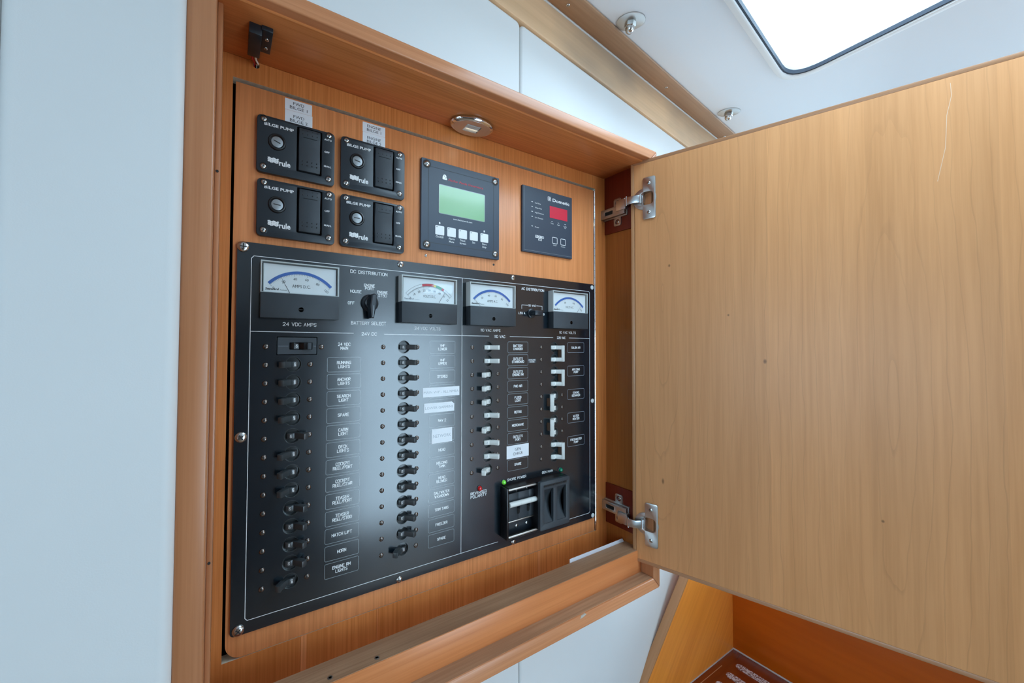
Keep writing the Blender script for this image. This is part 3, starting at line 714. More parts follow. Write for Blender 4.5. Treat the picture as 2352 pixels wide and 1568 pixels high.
stp('riser', MB().box(.716, .734, -.85, .0, -.66, -.425), 'riser_wood')
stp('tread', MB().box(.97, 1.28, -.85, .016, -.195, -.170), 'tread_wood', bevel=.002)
for x in (.9463, .9045, .8627, .8209):
    s_ = rrect(x - .0083, -.42, x + .0083, -.0262, .008, 5)
    stp('grip_strip', MB().prism(s_, -.3962, -.3971, frame=lambda a, y, b: (a, b, y)), 'grip_worn')
stp('inlay_line', MB().box(.80, .918, -.0118, -.0108, -.3970, -.3967), 'lipping_wood_x')
stp('sealant_bead', MB().tube([(.9915, -.85, -.3965), (.9915, -.0005, -.3965)], .0022, 6).tube([(.9915, -.0005, -.397), (.70, -.0005, -.397)], .0012, 6), 'sealant')

# ================================================================== BREAKER PANEL
pan = empty('breaker_panel', (0, 0, 0)); tag(pan, 'large black switch panel with four meters and rows of toggle breakers in the cabinet', 'panel')
ROW = [.2868 - .01905 * k for k in range(14)]
C1, C2, C3, C4 = .0542, .1815, .3090, .4366
HR = .0079
holes = [circ(C1, ROW[k], HR, 28) for k in range(1, 14)] + [circ(C2, ROW[k], HR, 28) for k in range(14)] + [circ(C3, ROW[k], HR, 28) for k in range(10)] + [circ(C4, ROW[k], HR, 28) for k in range(10)]
holes.append(rrect(.0376, .2780, .0785, .2975, .0006, 2))
mb = MB().holed(rrect(0, 0, .530, .3935, .004, 5), holes, 0, .003, 0, 1)
obj('face_plate', mb, ['panel_black', 'aluminium_edge'], pan, smooth=False)
Yp_ = -.00012
# engraved border and divider lines
mb = MB(); lw_ = .00062
for s in ([(.0128, .3185), (.0128, .3775), (.0150, .3800), (.5165, .3806), (.5185, .3786), (.5185, .3015)], [(.0128, .3185), (.0128, .0150), (.0148, .0125), (.300, .0112)], [(.300, .0112), (.327, .0109)], [(.4560, .0106), (.5155, .0104), (.5180, .0128), (.5183, .3015)],
          [(.2658, .3800), (.2658, .0113)], [(.0128, .3025), (.1184, .3025)], [(.1559, .3020), (.3105, .3020)], [(.3479, .3018), (.4340, .3015)], [(.4697, .3014), (.5183, .3012)]):
    mb.ribbon(s, lw_, Yp_)
obj('border_line', mb, 'print_white', pan)
def legend(lines, cx, cz, h, widths, mat='print_white', pitch=.0045, w=.19, name='legend'):
    mb = MB(); n = len(lines)
    for i, (t, wd) in enumerate(zip(lines, widths)): stroke_text(mb, t, cx, cz + pitch * ((n - 1) / 2 - i), h, wd, w, Yp_)
    return obj(name, mb, mat, pan)
def legend_box(cx, cz, w, h, mat):
    return obj('legend_frame', MB().ribbon(rrect(cx - w / 2, cz - h / 2, cx + w / 2, cz + h / 2, .0016, 3), .00045, Yp_, closed=True, caps=False), mat, pan)
W4 = .00262
def wd(t, u=W4): return max(.002, (sum(GW.get(c, 4) for c in t) + 1.55 * (len(t) - 1)) / 5.55 * u)
for t, x, z, w in (('DC DISTRIBUTION', .1364, .3743, .0445), ('AC DISTRIBUTION', .3924, .3742, .0448), ('BATTERY SELECT', .1366, .3146, .0420), ('24 VDC AMPS', .0602, .3108, .0338), ('24 VDC VOLTS', .2140, .3103, .0366),
                   ('110 VAC AMPS', .3134, .3102, .0340), ('110 VAC VOLTS', .4664, .3099, .0368), ('24V DC', .1371, .3020, .0180), ('110 VAC', .3297, .3016, .0186), ('220 VAC', .4520, .3014, .0182)):
    legend([t], x, z, .0034, [w], 'print_white', w=.18 if x < .25 else .2)
legend(['OFF'], .1153, .3375, .0030, [.0072]); legend(['HOUSE'], .1206, .3512, .0030, [.0128])
legend(['ENGINE', 'PORT'], .1368, .3576, .0030, [.0128, .0104], pitch=.0037); legend(['ENGINE', 'STBD'], .1530, .3504, .0030, [.0128, .0104], pitch=.0040)
legend(['110 VAC'], .3907, .3496, .0026, [.0152], w=.2); legend(['LEG A'], .3705, .3374, .0028, [.0128], w=.2); legend(['B'], .4146, .3374, .0026, [.0022], w=.2)
obj('border_line', MB().ribbon([(.3703, .3440), (.3703, .3496), (.3818, .3496)], .0006, Yp_).ribbon([(.3998, .3498), (.4110, .3498), (.4110, .3442)], .0006, Yp_), 'print_white', pan)
L1 = [['24 VDC', 'MAIN'], ['RUNNING', 'LIGHTS'], ['ANCHOR', 'LIGHTS'], ['SEARCH', 'LIGHT'], ['SPARE'], ['CABIN', 'LIGHT'], ['DECK', 'LIGHTS'], ['COCKPIT', 'REEL/PORT'], ['COCKPIT', 'REEL/STAR'], ['TEASER', 'REEL/PORT'], ['TEASER', 'REEL/STBD'], ['HATCH LIFT'], ['HORN'], ['ENGINE RM', 'LIGHTS']]
L2 = [['VHF', 'LOWER'], ['VHF', 'UPPER'], ['STEREO'], None, None, ['NAV 2'], None, ['HEAD'], ['HOLDING', 'TANK'], ['HEAD', 'BLOWER'], ['SALTWATER', 'WASHDOWN'], ['TRIM TABS'], ['FREEZER'], ['SPARE']]
L3 = [['BATTERY', 'CHARGER'], ['OUTLETS', 'STARBOARD'], ['OUTLETS', 'ENGINE RM'], ['FWD AIR'], ['FLOOD', 'LIGHT'], ['REFRIG'], ['MICROWAVE'], ['OUTLETS', 'PORT'], None, ['SPARE']]
L4 = [['SALON AIR'], ['AIR COND', 'PUMP'], ['ESKIMO', 'ICEMAKER'], ['WATER', 'HEATER'], ['FRESHWATER', 'PUMP']]
for k in range(14):
    legend(L1[k], .1080, ROW[k] - (.0012 if k else -.0006), .0032, [wd(t, .00255) for t in L1[k]])
    if k: legend_box(.1084, ROW[k] - .0012, .0378, .0162, 'print_dim')
    legend_box(.2360, ROW[k] - .0006, .0378, .0162, 'print_dim')
    if L2[k]: legend(L2[k], .2360, ROW[k] - .0006, .0031, [wd(t, .00255) for t in L2[k]])
for k in range(10):
    legend_box(.3633, ROW[k] - .0006, .0380, .0162, 'print_dim')
    if L3[k]: legend(L3[k], .3633, ROW[k] - .0006, .0032, [wd(t, .0026) for t in L3[k]], w=.20)
for i in range(5):
    legend_box(.4854, .2857 - i * .0379, .0380, .0162, 'print_grey')
    legend(L4[i], .4854, .2857 - i * .0379, .0031, [wd(t, .0026) for t in L4[i]], w=.20)
obj('legend', type_mesh(type_mesh(MB(), 'STARLINK', .3908, .2672, .0020, .0138, Yp_, bold=.02), 'POWER', .3908, .2642, .0020, .0098, Yp_, bold=.02), 'print_white', pan)
obj('legend_tape', MB().prism(rrect(.3828, .2628, .3990, .2690, .0004, 2), -.00008, 0), 'plastic_matt', pan)
legend(['SHORE POWER'], .3614, .0945, .0032, [.0350], w=.20); legend(['GEN MAIN'], .4221, .0940, .0032, [.0220], w=.20)
legend(['REVERSED', 'POLARITY'], .2940, .0842, .0034, [.0262, .0262], pitch=.0046, w=.19)

# ---- toggle breakers
def toggle_mesh(name, mat, on):
    """rocker drum with a lever leaning right (on) or left (off); pivot runs along z"""
    s = 1 if on else -1; hw = .0030; cy = .0050; r = .0066; out = []
    for i in range(15):
        a = radians(-56 + 112 * i / 14); out.append((r * sin(a), cy - r * cos(a)))
    out += [(.0055, .0085), (-.0055, .0085)]
    mb = MB(); mb.prism([(x * s, y) for x, y in out], -hw, hw, frame=lambda a, z, b: (a, b, z))
    d = Vector((sin(radians(43)), -cos(radians(43)))); n = Vector((-d.y, d.x)); c0 = Vector((0, cy)) + d * .0035 + n * .0003
    lever = [c0 + n * .0034, c0 - n * .0030, c0 + d * .0125 - n * .0029, c0 + d * .0150 - n * .0036, c0 + d * .0160 - n * .0014, c0 + d * .0158 + n * .0026, c0 + d * .0140 + n * .0030]
    mb.prism([(p.x * s, p.y) for p in lever], -hw * 1.02, hw * 1.02, frame=lambda a, z, b: (a, b, z))
    return mesh_of(name, mb, mat, bevel=.00035), d
def toggle_text(name, on, mat):
    s = -1 if on else 1; mb = MB(); a = radians(14); cy = .0050; r = .00675
    t = MB(); type_mesh(t, 'ON' if on else 'OFF', 0, 0, .0021, .0034 if on else .0042, 0, bold=.02, rot=pi / 2 if on else -pi / 2)
    v = []
    for x, y, z in t.v:
        aa = s * a + x / r; v.append((r * sin(aa), cy - r * cos(aa), z))
    return mesh_of(name, MB().add(v, t.f), mat)
TG = {}
for colr in ('black', 'white'):
    for on in (True, False):
        TG[colr, on] = (toggle_mesh('toggle', 'toggle_' + colr, on)[0], toggle_text('marking', on, 'print_white' if colr == 'black' else 'print_grey'))
COLLAR = mesh_of('collar', MB().lathe([(.0079, -.0001), (.0081, -.0001), (.0081, .0001), (.0079, .0001)], n=32, caps=False), 'toggle_black')
FACE = mesh_of('breaker_switch', MB().lathe([(.0089, -.0046), (.0089, -.0032), (.0070, -.0030), (.0001, -.0030)], n=28).box(-.0085, .0085, .0046, .022, -.0090, .0090), 'breaker_face')
BODY2 = mesh_of('breaker_switch', MB().lathe([(.0089, -.0046), (.0089, -.0032), (.0070, -.0030), (.0001, -.0030)], n=28).lathe([(.0089, -.0046), (.0089, -.0032), (.0070, -.0030), (.0001, -.0030)], org=(0, 0, -.01905), n=28).box(-.0085, .0085, .0046, .022, -.0280, .0090), 'breaker_face')
def breaker(x, z, on, colr, label=None, pair=False):
    b = link('breaker_switch', BODY2 if pair else FACE, pan, (x, 0, z))
    if label: b['label'] = label
    for dz in ((0, -.01905) if pair else (0,)):
        link('toggle', TG[colr, on][0], b, (0, 0, dz)); link('marking', TG[colr, on][1], b, (0, 0, dz)); link('collar', COLLAR, b, (0, 0, dz))
    if pair:
        s = 1 if on else -1; d = Vector((s * sin(radians(43)), -cos(radians(43)))); c = Vector((0, .005)) + d * .0172
        mb = MB().box(-.0030, .0030, -.0024, .0024, -.0222, .0032); t = obj('tie_bar', mb, 'toggle_white', b, (c.x, c.y, 0), (0, 0, s * radians(43)), bevel=.0006)
def scr(x, z, me=None): link('screw', me or SCREW_S, pan, (x, 0, z), (0, random.uniform(0, 1.5), 0))
on1 = {5, 9, 10, 11, 12}
for k in range(14):
    scr(.0272, ROW[k]); scr(.0712 if k else .0827, ROW[k] - .0002)
    if k: breaker(C1, ROW[k] + .0002, k in on1, 'black')
    scr(.1546, ROW[k] - .0002); scr(.1997, ROW[k] - .0002)
    breaker(C2, ROW[k] - .0004, k != 13, 'black')
on3 = {0, 1, 5, 7, 8}
for k in range(10):
    scr(.2824, ROW[k] - .0006); scr(.3264, ROW[k] - .0004)
    breaker(C3, ROW[k] - .0008, k in on3, 'white', 'white toggle breaker ' + ('switched on' if k in on3 else 'switched off'))
    scr(.4094, ROW[k] - .0006); scr(.4540, ROW[k] - .0006)
for i, on in enumerate((True, True, False, False, True)):
    breaker(C4, ROW[2 * i] - .0008, on, 'white', 'pair of white toggles joined by a bar, ' + ('on' if on else 'off'), True)
# main breaker: flush rectangular unit
mbk = obj('main_breaker', MB().holed(rrect(.0384, .2787, .0777, .2967, .0004, 2), [rrect(.0500, .2836, .0735, .2915, .0006, 2)], .0004, .004).box(.0384, .0777, .0055, .02, .279, .2965), 'plastic_matt', pan, smooth=False)
obj('rocker', MB().prism([(.0500, .0030), (.0545, .0005), (.0600, .0022), (.0640, -.0035), (.0672, -.0042), (.0690, .0030)], .2839, .2912, frame=lambda a, z, b: (a, b, z)), 'plastic_deep', mbk, bevel=.0004)
obj('lever', MB().prism([(.0655, .0020), (.0672, -.0062), (.0716, -.0058), (.0722, .0030)], .2839, .2912, frame=lambda a, z, b: (a, b, z)), 'plastic_matt', mbk, bevel=.0005)
t = MB(); type_mesh(t, 'ON', .0572, .2876, .0021, .0036, .0002, rot=pi / 2, bold=.02); obj('marking', t, 'print_white', mbk)
obj('groove', MB().box(.0390, .0490, .0002, .0005, .2873, .2877).box(.0745, .0772, .0002, .0005, .2873, .2877), 'print_dim', mbk)
for x, z, me in ((.0052, .3882, SCREW_L), (.0070, .0052, SCREW_L), (.0062, .1960, SCREW_L), (.1759, .3889, SCREW_M), (.3534, .3886, SCREW_M), (.1779, .0034, SCREW_M), (.3550, .0037, SCREW_M)): scr(x, z, me)
PLUG = mesh_of('rivet', MB().lathe([(.0036, 0), (.0036, .0006), (.0030, .0010), (.0001, .0010)], n=20), 'case_rim')
for z in (.3880, .1960, .0046): link('rivet', PLUG, pan, (.5248, 0, z))

# ---- meters
MW, MH, MS, MD = .0780, .0585, .0259, .0115
def arc(cx, cz, r, a0, a1, n=24): return [(cx + r * sin(radians(a0 + (a1 - a0) * i / n)), cz + r * cos(radians(a0 + (a1 - a0) * i / n))) for i in range(n + 1)]
def band(mb, cx, cz, r0, r1, a0, a1, y, mat, n=18):
    o = arc(cx, cz, r1, a0, a1, n); i_ = arc(cx, cz, r0, a0, a1, n); k = len(o)
    mb.add([(x, y, z) for x, z in o] + [(x, y, z) for x, z in i_], [(j, j + 1, k + j + 1, k + j) for j in range(k - 1)], mat)
def meter(x, z, title, nums, bands, needle, nticks, lab, mark=True, fade=False):
    t = empty('meter', (x, 0, z), pan); t['label'] = lab
    obj('lower_cover', MB().box(0, MW, -MD, 0, 0, MS), 'plastic_matt', t, bevel=.0006)
    obj('adjuster', MB().lathe([(.0028, 0), (.0028, .0002), (.0024, .0002), (.0023, -.0004), (.0001, -.0004)], org=(.0388, -MD, .0095), n=22).box(.0366, .0410, -MD - .0003, -MD + .0001, .0092, .0098), 'plastic_deep', t)
    # clear case: four walls and a front sheet
    c = MB(); w = .0012
    c.box(0, MW, -MD, -MD + .0008, MS, MH)
    obj('clear_case', c, 'clear_case', t, smooth=False)
    obj('case_rim', MB().holed([(0, MS), (MW, MS), (MW, MH), (0, MH)], [[(w, MS + .0006), (MW - w, MS + .0006), (MW - w, MH - w), (w, MH - w)]], -MD + .0009, 0), 'case_rim', t, smooth=False)
    DY = -.0074; dl = MB().box(.0032, MW - .0028, DY, DY + .0006, MS + .0006, MH - .0028); dial = obj('dial', dl, 'dial_white', t, smooth=False)
    obj('dial_box', MB().box(.0026, MW - .0026, DY + .0007, 0, MS + .0006, MH - .0022), 'case_rim', t)
    PX_, PZ_ = .0388, .0060; A = 46.5; y = DY - .00015; RO = .0445
    g = MB(); mats = ['print_black', 'print_blue', 'print_red', 'print_yellow', 'print_green']
    for a0, a1, mi in bands: band(g, PX_, PZ_, RO - .0031, RO, a0, a1, y, mi)
    if len(bands) > 1:
        g.ribbon(arc(PX_, PZ_, RO, -A, A), .00025, y - .00003, 0, caps=False); g.ribbon(arc(PX_, PZ_, RO - .0031, -A, A), .00025, y - .00003, 0, caps=False)
        for s in (-A, A): g.ribbon([arc(PX_, PZ_, RO - .0031, s, s, 1)[0], arc(PX_, PZ_, RO, s, s, 1)[0]], .00025, y - .00003, 0, caps=False)
    for i in range(nticks + 1):
        a = -A + 2 * A * i / nticks; big = i % (nticks // (len(nums) - 1)) == 0 if len(nums) > 1 else False
        g.ribbon([arc(PX_, PZ_, RO - .0031, a, a, 1)[0], arc(PX_, PZ_, RO - (.0058 if big else .0043), a, a, 1)[0]], .00022, y, 0, caps=False)
    for i, nm in enumerate(nums):
        a = -A + 2 * A * i / (len(nums) - 1); px, pz = arc(PX_, PZ_, RO - .0080, a, a, 1)[0]
        if nm: type_mesh(g, nm, px, pz, .0027, None, y, 0, rot=-radians(a * .75))
    type_mesh(g, title, .0392, MS + .0086, .0034, .0182, y, 0)
    obj('scale', g, mats, dial, smooth=False)
    m2 = MB(); type_mesh(m2, 'Seaward', .0044, MS + .0042, .0023, .0130, y, 0, shear=.2, bold=.03, align='LEFT'); type_mesh(m2, 'Products', .0182, MS + .0036, .0013, .0068, y, 0, shear=.2, align='LEFT')
    obj('maker_mark', m2, 'print_grey' if fade else 'print_black', dial, smooth=False)
    e = arc(PX_, PZ_, RO - .0015, needle, needle, 1)[0]
    s0 = Vector((PX_, PZ_)); s1 = Vector(e); d = (s1 - s0).normalized(); st_ = s0 + d * ((MS - .0004 - PZ_) / d.y)
    nb = MB().ribbon([tuple(st_), tuple(s0 + d * .033)], .00045, y - .0006, caps=False).ribbon([tuple(s0 + d * .033), tuple(s1)], .00025, y - .0006, caps=False)
    obj('needle', nb, 'print_black', dial, smooth=False)
meter(.0207, .3165, 'AMPS D.C.', ['0', '20', '40', '60', '80', '100'], [(-46.5, 46.5, 1)], -28, 40, 'ammeter dial AMPS D.C. with blue arc')
meter(.1735, .3163, 'VOLTS D.C.', ['16', '18', '20', '22', '24', '26', '28', '30', '32'], [(-13.5, 8.0, 2), (8.0, 12.6, 3), (12.6, 24.5, 4), (24.5, 29.0, 2)], 33, 64, 'voltmeter dial VOLTS D.C. with red, yellow and green arc', fade=True)
meter(.2719, .3163, 'AMPS A.C.', ['0', '20', '40', '60', '80', '100'], [(-46.5, 46.5, 1)], -45, 40, 'ammeter dial AMPS A.C. with blue arc')
meter(.4240, .3160, 'VOLTS A.C.', ['0', '50', '100', '150'], [(-46.5, 46.5, 1)], 39, 24, 'voltmeter dial VOLTS A.C. with blue arc')

# ---- rotary battery selector and leg switch
k1 = empty('selector_knob', (.1370, 0, .3384), pan); k1['label'] = 'black pointer knob BATTERY SELECT'
obj('skirt', MB().lathe([(.0103, 0), (.0103, .0020), (.0093, .0034), (.0075, .0040), (.0072, .0070), (.0062, .0078), (.0001, .0078)], n=36), 'plastic_black', k1)
bar = [(-.0030, .0088), (-.0034, -.0040), (-.0010, -.0185), (.0016, -.0185), (.0034, -.0040), (.0030, .0088), (.0, .0100)]
obj('pointer', MB().plate(bar, -.0165, -.0030, .0012), 'plastic_black', k1, rot=(0, radians(4), 0))
obj('index_line', MB().box(-.0003, .0003, -.0168, -.0164, -.0175, -.004), 'print_dim', k1, rot=(0, radians(4), 0))
k2 = empty('leg_switch', (.3888, 0, .3375), pan); k2['label'] = 'black lever switch between LEG A and B'
obj('bushing', MB().lathe([(.0072, 0), (.0072, .0014), (.0060, .0022), (.0052, .0022), (.0052, .0045), (.0001, .0045)], n=28), 'plastic_black', k2)
obj('lever', MB().box(-.0052, .0098, -.0150, -.0030, -.0034, .0034), 'plastic_black', k2, bevel=.0012)
for x, z, mt, lab in ((.3366, .0930, 'led_green', 'bright green lamp by SHORE POWER'), (.2950, .0921, 'led_red', 'red lamp above REVERSED POLARITY'), (.4492, .0928, 'led_dark_green', 'dark green lamp by GEN MAIN')):
    l = obj('indicator_lamp', MB().lathe([(.0033, 0), (.0033, .0010), (.0030, .0026), (.0021, .0038), (.0001, .0043)], org=(x, 0, z), n=22), mt, pan); l['label'] = lab
    obj('ring', MB().lathe([(.0040, 0), (.0040, .0007), (.0033, .0009)], org=(x, 0, z), n=22, caps=False), 'plastic_black', l)

# ---- shore / generator main with its sliding lock-out cover
hs = empty('transfer_housing', (.3315, 0, .0172), pan); hs['label'] = 'black housing of the shore and generator mains'
HX, HZ = .118, .0712
obj('side_wall', MB().box(0, .0032, -.0150, 0, 0, HZ), 'plastic_deep', hs, bevel=.0004)
obj('side_wall', MB().box(HX - .003, HX, -.0150, 0, 0, HZ), 'plastic_deep', hs, bevel=.0004)
obj('rail', MB().box(.0032, HX - .003, -.0148, -.0120, HZ - .0040, HZ - .0010), 'nickel_dark', hs, bevel=.0006)
obj('rail', MB().box(.0032, HX - .003, -.0148, -.0120, .0012, .0046), 'nickel_dark', hs, bevel=.0006)
obj('top_wall', MB().box(.0032, HX - .003, -.0150, 0, HZ - .0010, HZ + .0006), 'plastic_deep', hs)
obj('bottom_wall', MB().box(.0032, HX - .003, -.0150, 0, -.0004, .0010), 'plastic_deep', hs)
obj('backing', MB().box(.0032, HX - .003, -.0030, -.0002, .0010, HZ - .0010), 'plastic_black', hs)
brk = MB(); px0 = .0070
for i in range(3): brk.box(px0 + i * .0195, px0 + .0193 + i * .0195, -.0075, -.0030, .0215, .0600)
bk = obj('main_breaker', brk, 'plastic_matt', hs, bevel=.0004)
obj('breaker_lip', MB().box(.0032, .064, -.0082, -.0030, .0196, .0214), 'nickel_dark', bk, bevel=.0003)
obj('handle_bar', MB().lathe([(.0001, 0), (.0030, 0), (.0036, .0005), (.0036, .0190), (.0034, .0192), (.0034, .0196), (.0036, .0198), (.0036, .0380), (.0034, .0382), (.0034, .0386), (.0036, .0388), (.0036, .0515), (.0030, .0525), (.0001, .0525)], org=(.0060, -.0125, .0468), axis=(1, 0, 0), n=18), 'toggle_white', bk)
for x in (.0265, .0452):
    obj('slot', MB().prism(rrect(x - .0025, .0290, x + .0025, .0410, .0024, 4), -.0078, -.0070), 'cavity_black', bk)
    obj('lever_stem', MB().box(x - .0012, x + .0012, -.0122, -.0070, .0380, .0455), 'plastic_black', bk)
for x in (.0265, .0460):
    link('screw', SCREW_B, hs, (x, -.0030, .0102)); link('screw', SCREW_B, hs, (x, -.0030, .0625))
sl = empty('sliding_cover', (.0555, 0, .0022), hs)
CWD, CHT = .0598, .0704
grooves = [rrect(.0080, .0090, .0262, .0585, .0012, 3), rrect(.0338, .0090, .0522, .0590, .0012, 3)]
outl = round_poly([(0, 0), (CWD, 0), (CWD, CHT), (0, CHT)], .0022, 3)
obj('cover_face', MB().holed(outl, grooves, -.0220, -.0165), 'plastic_matt', sl, bevel=.0006)
obj('cover_side', MB().box(0, .0014, -.0168, -.0010, .0010, CHT - .001).box(CWD - .0014, CWD, -.0168, -.0010, .0010, CHT - .001).box(.0014, CWD - .0014, -.0168, -.0150, .001, .003).box(.0014, CWD - .0014, -.0168, -.0150, CHT - .003, CHT - .001), 'plastic_deep', sl)
for gx0, gx1 in ((.0080, .0262), (.0338, .0522)):
    mb = MB(); pts = []
    for i in range(9):
        u_ = i / 8; pts.append((.0090 + .0497 * u_, -.0208 + .0095 * sin(pi * u_) ** .8))
    n = len(pts); mb.add([(gx0, y, z) for z, y in pts] + [(gx1, y, z) for z, y in pts], [(i, i + 1, n + i + 1, n + i) for i in range(n - 1)])
    obj('finger_groove', mb, 'plastic_matt', sl)
mb = MB()
for i in range(18): mb.box(.0070 + i * .0026, .0086 + i * .0026, -.0224, -.0219, .0622, .0650)
r_ = obj('grip_ribs', mb, 'plastic_deep', sl); r_['kind'] = 'stuff'

# ================================================================== INSTRUMENTS ON THE HINGED BOARD
def bilge(x, z, label, key_ang, tilt):
    t = empty('bilge_pump_switch', (x, YB, z)); tag(t, label, 'switch', 'bilge pump switches on the hinged board')
    Wd, Hd = .0785, .0600; F = -.0050
    obj('face_plate', MB().holed(rrect(0, 0, Wd, Hd, .0042, 4), [rrect(.0383, .0085, .0646, .0576, .0012, 3)], F, 0), 'plastic_black', t, bevel=.0011, seg=3)
    for sx_, sz_ in ((.0063, .0063), (.0063, .0567 - .0005), (.0722, .0073), (.0722, .0570 - .0005)):
        obj('screw_well', MB().lathe([(.0040, .0001), (.0036, .0002), (.0030, .0002)], org=(sx_, F, sz_), n=20, caps=False), 'plastic_deep', t)
        link('screw', SCREW_B, t, (sx_, F + .0006, sz_), (0, random.uniform(0, 1.5), 0))
    ky = empty('key_lock', (.0190, F, .0345), t)
    obj('lock_ring', MB().lathe([(.0088, -.0005), (.0088, .0008), (.0082, .0016), (.0070, .0018), (.0064, .0010), (.0058, .0004)], n=40, caps=False), 'plastic_deep', ky)
    obj('lock_barrel', MB().lathe([(.0058, 0), (.0057, .0008), (.0052, .0010), (.0001, .0010)], n=36), 'barrel_grey', ky)
    obj('key_slot', MB().prism([(-.0036, -.0004), (.0026, -.0005), (.0036, 0), (.0026, .0005), (-.0036, .0004)], -.0013, -.0008), 'cross_dark', ky, rot=(0, radians(key_ang), 0))
    # rocker: two shallow slopes meeting over the pivot
    rk = MB(); prof_ = [(.0098, .0030), (.0098, -.0062), (.0150, -.0072), (.0240, -.0062), (.0330, -.0054), (.0420, -.0058), (.0520, -.0076), (.0562, -.0068), (.0562, .0030)]
    rk.prism(prof_, .0404, .0625, frame=lambda z_, x_, y_: (x_, y_, z_))
    ro = obj('rocker', rk, 'plastic_matt', t, bevel=.0007)
    ro.rotation_euler = (radians(tilt), 0, 0)
    dots = MB()
    for i in range(4):
        for j in range(2): dots.lathe([(.0008, 0), (.0007, .0003), (.0001, .0004)], org=(.0440 + i * .0050, -.0073 + .0006 * j, .0160 + j * .0042), n=8); dots.lathe([(.0008, 0), (.0007, .0003), (.0001, .0004)], org=(.0440 + i * .0050, -.0070, .0500 + j * .0034), n=8)
    dots.box(.0445, .0590, -.0070, -.0066, .0464, .0468)
    obj('rocker_dots', dots, 'plastic_deep', ro)['kind'] = 'stuff'
    obj('rocker_well', MB().box(.0384, .0645, -.0002, .0005, .0086, .0575), 'cavity_black', t)
    p = MB(); y = F - .00012
    type_mesh(p, 'BILGE PUMP', .0210, .0515, .0031, .0285, y, bold=.025)
    type_mesh(p, 'AUTO', .0710, .0513, .0020, .0080, y, bold=.02); type_mesh(p, 'OFF', .0700, .0372, .0021, .0055, y, bold=.02); type_mesh(p, 'MAN.', .0708, .0210, .0021, .0080, y, bold=.02)
    type_mesh(p, 'rule', .0268, .0133, .0058, .0112, y, bold=.03)
    for j in range(3):
        p.ribbon([(.0105 + i * .00085, .0161 - j * .0017 + .0006 * sin(i * 1.15)) for i in range(13)], .0015, y, caps=False)
    obj('lettering', p, 'print_white', t, smooth=False)
    return t
bilge(.0155, .4680, 'upper left black bilge pump switch, under the FWD BILGE stickers', 20, 0)
bilge(.1010, .4690, 'upper right black bilge pump switch, under the ENGINE BILGE stickers', 12, 0)
bilge(.0165, .4015, 'lower left black bilge pump switch, just above the DC amps meter', 5, 0)
bilge(.1012, .4020, 'lower right black bilge pump switch, above the DC DISTRIBUTION heading', 3, 0)

def sticker(x0, z0, x1, z1, lines, label, y=YB, h=.0034, widths=None, rot=0, mat='print_black', pitch=.0046, group=None, fade=None, out=None):
    cx, cz = (x0 + x1) / 2, (z0 + z1) / 2; hx, hz = (x1 - x0) / 2, (z1 - z0) / 2
    t = obj('sticker', MB().prism(out or rrect(-hx, -hz, hx, hz, .0003, 1), -.0002, -.00002), 'sticker_white', loc=(cx, y, cz), rot=(0, -rot, 0))
    tag(t, label, 'sticker', group)
    mb = MB(); n = len(lines)
    for i, l in enumerate(lines): type_mesh(mb, l, 0, pitch * ((n - 1) / 2 - i), h, (widths or [None] * n)[i], -.00028)
    obj('lettering', mb, mat, t, smooth=False)
G = 'white label stickers in the cabinet'
sticker(.0420, .5437, .0698, .5558, ['FWD', 'BILGE 1'], 'upper of the two FWD BILGE stickers, just under the cabinet top', widths=[.0112, .0180], group=G)
sticker(.0422, .5275, .0704, .5435, ['FWD', 'BILGE 2'], 'lower of the two FWD BILGE stickers, touching the upper left pump switch', widths=[.0112, .0182], group=G)
sticker(.1272, .5437, .1554, .5556, ['ENGINE', 'BILGE 1'], 'upper of the two ENGINE BILGE stickers on the hinged board', widths=[.0172, .0178], group=G)
sticker(.1274, .5280, .1555, .5435, ['ENGINE', 'BILGE 2'], 'lower of the two ENGINE BILGE stickers, touching the upper right pump switch', widths=[.0172, .0178], group=G)
sticker(.2078, .2222, .2620, .2343, ['MAIN VHF - ALL NMEA'], 'long white sticker reading MAIN VHF - ALL NMEA on the black panel', y=0, h=.0033, widths=[.0515], mat='print_grey', group=G)
sticker(.2096, .2021, .2540, .2144, ['LOWER GARMINS'], 'white sticker with a cut corner reading LOWER GARMINS', y=0, h=.0033, widths=[.0410], mat='print_grey', group=G,
        out=[(-.0222, -.00615), (.0222, -.00615), (.0222, .0035), (.0186, .00615), (-.0222, .00615)])
sticker(.2209, .1620, .2511, .1807, ['NETWORK'], 'squarish white sticker reading NETWORK on the black panel', y=0, h=.0042, widths=[.0262], mat='print_grey', group=G)
sticker(.3424, .1243, .3840, .1430, ['GEN', 'CHRGR'], 'white sticker reading GEN CHRGR among the white breakers', y=0, h=.0042, widths=[.0112, .0182], pitch=.0064, group=G)

# ---- generator control panel
gp = empty('generator_display', (.2030, YB, .4118)); tag(gp, 'square black generator control panel with a green screen and five white keys', 'control panel')
GX, GZ = .1240, .1186; GF = -.0042
obj('face_plate', MB().plate(rrect(0, 0, GX, GZ, .0012, 2), GF, 0, .0003), 'membrane_blue', gp)
obj('inset_line', MB().ribbon(rrect(.0102, .0100, .1140, .1095, .0040, 4), .0005, GF - .0001, closed=True, caps=False), 'cross_dark', gp)
for x, z in ((.0076, .1116), (.1162, .1120), (.1170, .0078), (.0080, .0070)):
    obj('screw_well', MB().lathe([(.0056, .0001), (.0052, .0002), (.0041, .0002)], org=(x, GF, z), n=22, caps=False), 'cross_dark', gp); link('screw', SCREW_M, gp, (x, GF, z), (0, random.uniform(0, 1.5), 0))
obj('screen', MB().prism(rrect(.0254, .0506, .0984, .0888, .0014, 3), GF - .0003, GF + .0002), 'lcd_green', gp)
